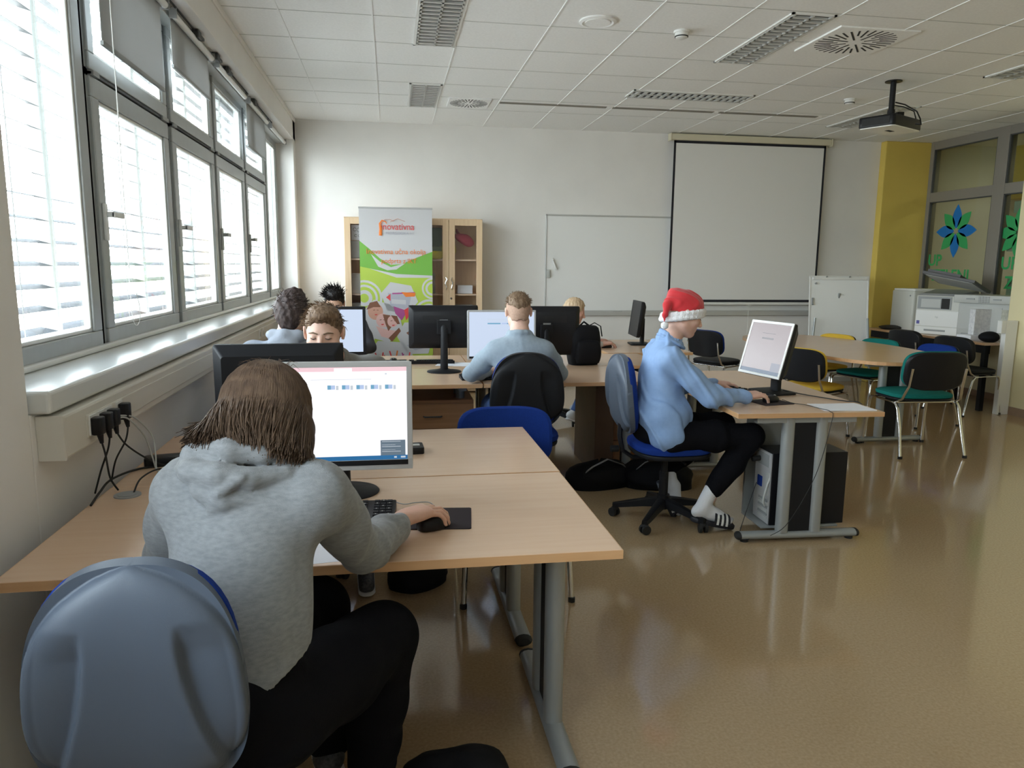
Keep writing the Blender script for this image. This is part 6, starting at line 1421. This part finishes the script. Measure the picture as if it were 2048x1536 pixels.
# 7 --- light blue shirt, red hat with white trim, in profile
H7 = Head((1.640,3.99,1.245), (1.0,-0.10,-0.30), (0.28,0,1), 1.0)
J7 = dict(pel=(1.525,4.03,0.585), nk=(1.562,4.02,1.095), sL=(1.555,4.195,1.015), sR=(1.520,3.865,1.010), hL=(1.57,4.12,0.555), hR=(1.57,3.94,0.555), eL=(1.76,4.27,0.80), wL=(1.985,4.32,0.79), eR=(1.745,3.825,0.800), wR=(1.975,3.885,0.785),
    kL=(1.97,4.14,0.565), aL=(1.665,4.20,0.30), tL=(1.655,4.20,0.24), kR=(2.04,3.90,0.550), aR=(1.83,3.90,0.245), tR=(1.81,3.90,0.18), hem=1)
shirt = mat('light_blue_cotton', (0.24,0.37,0.62), 0.75, col2=(0.27,0.41,0.66), vscale=40, bump=0.1, bscale=400)
def shirt7(f, A, h):
    collar(f, A, h)
    for s in ('L','R'):
        w_, e_ = A['w'+s], A['e'+s]; d = nrm(w_-e_)
        f.caps(w_-d*0.05, w_-d*0.0, 0.039, 0.041, 0.004)
        for q in (0.085, 0.125): f.caps(w_-d*q+np.array([0,0,0.012]), w_-d*(q+0.02)+np.array([0,-0.006,-0.012]), 0.042, 0.040, 0.006)
        f.caps(e_, e_+(A['s'+s]-e_)*0.4, 0.062, 0.060, 0.03); f.caps(e_, e_+d*0.05, 0.058, 0.052, 0.03)
    # the shirt hangs loose over the back and belly
    f.ell((1.52,4.02,0.68), (0.155,0.185,0.13), None, 0.05); f.ell((1.60,4.02,0.68), (0.10,0.16,0.11), None, 0.04)
t7, lo, hi, org, A = person('person in a light blue shirt and black trousers wearing a red hat with white trim', J7, H7, skinmat('skin_seven',(0.68,0.42,0.33)), shirt, black_cloth, (sneaker, sole_w), 0.0052, shirt7,
    (dict(w=(1.985,3.885,0.79), d=(1.0,0.12,0.06), n=(0,-0.10,1), side=-1, curl=(14,32,28), spread=6), dict(w=(1.99,4.32,0.79), d=(1,0.05,0), n=(0,0,1), side=1)), seed=62, shoes=False, top_names=('shirt','trousers'), cloth_res=0.0055, amp=0.013, ff=(50,12), top_e=0.019, trouser_e=0.010)
# socks and slides
sockm = mat('white_sock', (0.74,0.74,0.76), 0.85, bump=0.25, bscale=300)
slide = mat('black_slide', (0.012,0.013,0.02), 0.5)
def foot(heel, toe, ankle, label=None):
    heel, toe, ankle = (np.array(q, float) for q in (heel, toe, ankle)); d = nrm(toe-heel); lo2, hi2 = bounds([heel,toe,ankle], 0.09); g = Field(lo2, hi2, 0.004)
    up = nrm(np.cross(np.cross(d, (0,0,1)), d)); sd = np.cross(d, up)
    g.caps(ankle, heel+up*0.055+d*0.02, 0.043, 0.041, 0.02); g.caps(heel+up*0.035, heel+up*0.032+d*0.12, 0.033, 0.036, 0.02); g.caps(heel+up*0.075+d*0.04, heel+up*0.028+d*0.17, 0.032, 0.026, 0.02)
    for k in range(5): g.caps(heel+d*0.15+sd*(-0.022+0.012*k)+up*0.022, heel+d*(0.225-0.007*k)+sd*(-0.030+0.015*k)+up*0.020, 0.016, 0.0135-0.0009*k, 0.006)
    so = sdfobj('sock', g, sockm, t7, org, 1)
    mk = MB(); a0 = ankle-(0,0,0.0)
    b = MB(); pl_ = superell(0.133, 0.047, 2.6, 36)
    for zz in (0,): b.ring([[tuple(heel+d*(0.105+x*s)+sd*(y*s)+up*z-np.array(org)) for x, y in pl_] for s, z in ((0.98,-0.022),(1.0,-0.016),(1.0,-0.002),(0.97,0.004))])
    sl_ = obj('slide_sole', b, slide, t7, smooth=50)
    st = MB(); rows = []
    for j in range(13):
        a = PI*j/12; rows.append([(heel+d*(0.095+0.095*u)+sd*(0.052*math.cos(a))+up*(-0.004+(0.074-0.020*u)*math.sin(a))-np.array(org)) for u in np.linspace(0,1,8)])
    for j in range(12):
        for i in range(7):
            q = [rows[j][i], rows[j+1][i], rows[j+1][i+1], rows[j][i+1]]; c_ = sum(q)/4; st.add(q, [(0,1,2,3)], 1 if i in (1,3,5) else 0)
    so2 = obj('slide_strap', st, [slide,'white'], sl_); m_ = so2.modifiers.new('thick','SOLIDIFY'); m_.thickness = 0.004
    return so
foot((1.725,3.90,0.075), (1.985,3.875,0.022), (1.815,3.90,0.24))
foot((1.625,4.20,0.190), (1.69,4.17,0.045), (1.660,4.20,0.30))
tick = MB().tube([np.array(p)-np.array(org) for p in ((1.790,3.862,0.215),(1.803,3.861,0.200),(1.830,3.862,0.217))], [0.002,0.004,0.0015], 6, flat=0.4); obj('sock_mark', tick, 'dark', t7)
# hat
redm = mat('red_felt', (0.56,0.022,0.030), 0.85, bump=0.15, bscale=300, sheen=0.3); fur = mat('white_fur', (0.82,0.82,0.84), 0.95, bump=0.6, bscale=160)
f = Field(H7.c-0.22, H7.c+0.20, 0.0045); L = H7.L
f.ell(L(0,-0.012,0.040), (0.087,0.110,0.094), H7.F, 0.0); f.ell(L(0,-0.050,0.062), (0.078,0.082,0.070), H7.F, 0.02)
limb(f, [L(0,-0.085,0.085), np.array((1.520,3.955,1.300)), np.array((1.502,3.935,1.250)), np.array((1.500,3.930,1.205))], [0.046,0.026,0.014,0.008], 0.014)
f.warp(folds(0.006, 9, 60, 22))
X, Y, Z = f.ax[0][:,None,None]-H7.c[0], f.ax[1][None,:,None]-H7.c[1], f.ax[2][None,None,:]-H7.c[2]; lx, ly, lz = (X*H7.F[i][0]+Y*H7.F[i][1]+Z*H7.F[i][2] for i in range(3))
f.a = np.maximum(f.a, np.where(ly > -0.118, (0.002+0.42*ly)-lz, -0.12-lz+0*ly).astype(np.float32))
hat = sdfobj('hat', f, redm, t7, org, 1)
f = Field(H7.c-0.22, H7.c+0.20, 0.004)
rp_ = [L(0.083*math.cos(a), -0.012+0.106*math.sin(a), -0.004+0.42*(-0.012+0.106*math.sin(a))) for a in np.linspace(0, 2*PI, 25)]
for i in range(24): f.caps(rp_[i]+H7.F[2]*0.014, rp_[i+1]+H7.F[2]*0.014, 0.015, 0.015, 0.008); f.caps(rp_[i]-H7.F[2]*0.010, rp_[i+1]-H7.F[2]*0.010, 0.015, 0.015, 0.008)
f.warp(lambda X, Y, Z: 0.0016*np.sin(210*X)*np.sin(190*Y+1)*np.sin(230*Z))
sdfobj('hat_trim', f, fur, hat, org, 1)
f = Field(np.array((1.50,3.93,1.188))-0.06, np.array((1.50,3.93,1.188))+0.06, 0.004); f.ell((1.50,3.93,1.188), (0.022,0.022,0.021), None, 0); f.warp(lambda X, Y, Z: 0.002*np.sin(260*X)*np.sin(240*Y)*np.sin(250*Z))
sdfobj('pompom', f, fur, hat, org, 1)
hair_cap('hair', H7, hairmat('short_fair_hair', (0.16,0.10,0.06), (0.27,0.18,0.12)), t7, org, 0.004, lambda lx, ly, lz: np.interp(ly+0*lx+0*lz, [-0.11,-0.06,-0.02,0.02,0.05,0.075], [-0.06,-0.05,-0.012,0.012,0.05,0.06]), 0.001, 150, 0.0055)
e7 = MB()
for sx in (-1,1): e7.tube([L(sx*0.018,0.0845,-0.003)-np.array(org), L(sx*0.031,0.089,-0.006)-np.array(org), L(sx*0.044,0.079,-0.003)-np.array(org)], 0.0015, 5)
obj('eyelash', e7, 'dark', t7)
# folded shirt collar of the person in the red hat
f = Field((1.44,3.90,1.04),(1.70,4.14,1.22),0.004)
for i in range(20):
    a0, a1 = 2*PI*i/20, 2*PI*(i+1)/20
    def cp(a, z): return np.array((1.575+0.062*math.cos(a), 4.018+0.060*math.sin(a), z-0.022-0.040*math.cos(a)))
    f.caps(cp(a0,1.140), cp(a1,1.140), 0.007, 0.007, 0.004); f.caps(cp(a0,1.128)*1.0, cp(a1,1.128), 0.011, 0.011, 0.004)
    f.caps(cp(a0,1.112)+0.012*np.array((math.cos(a0),math.sin(a0),0)), cp(a1,1.112)+0.012*np.array((math.cos(a1),math.sin(a1),0)), 0.009, 0.009, 0.004)
sdfobj('collar', f, shirt, t7, (float(J7['pel'][0]), float(J7['pel'][1]), 0.0), 1)
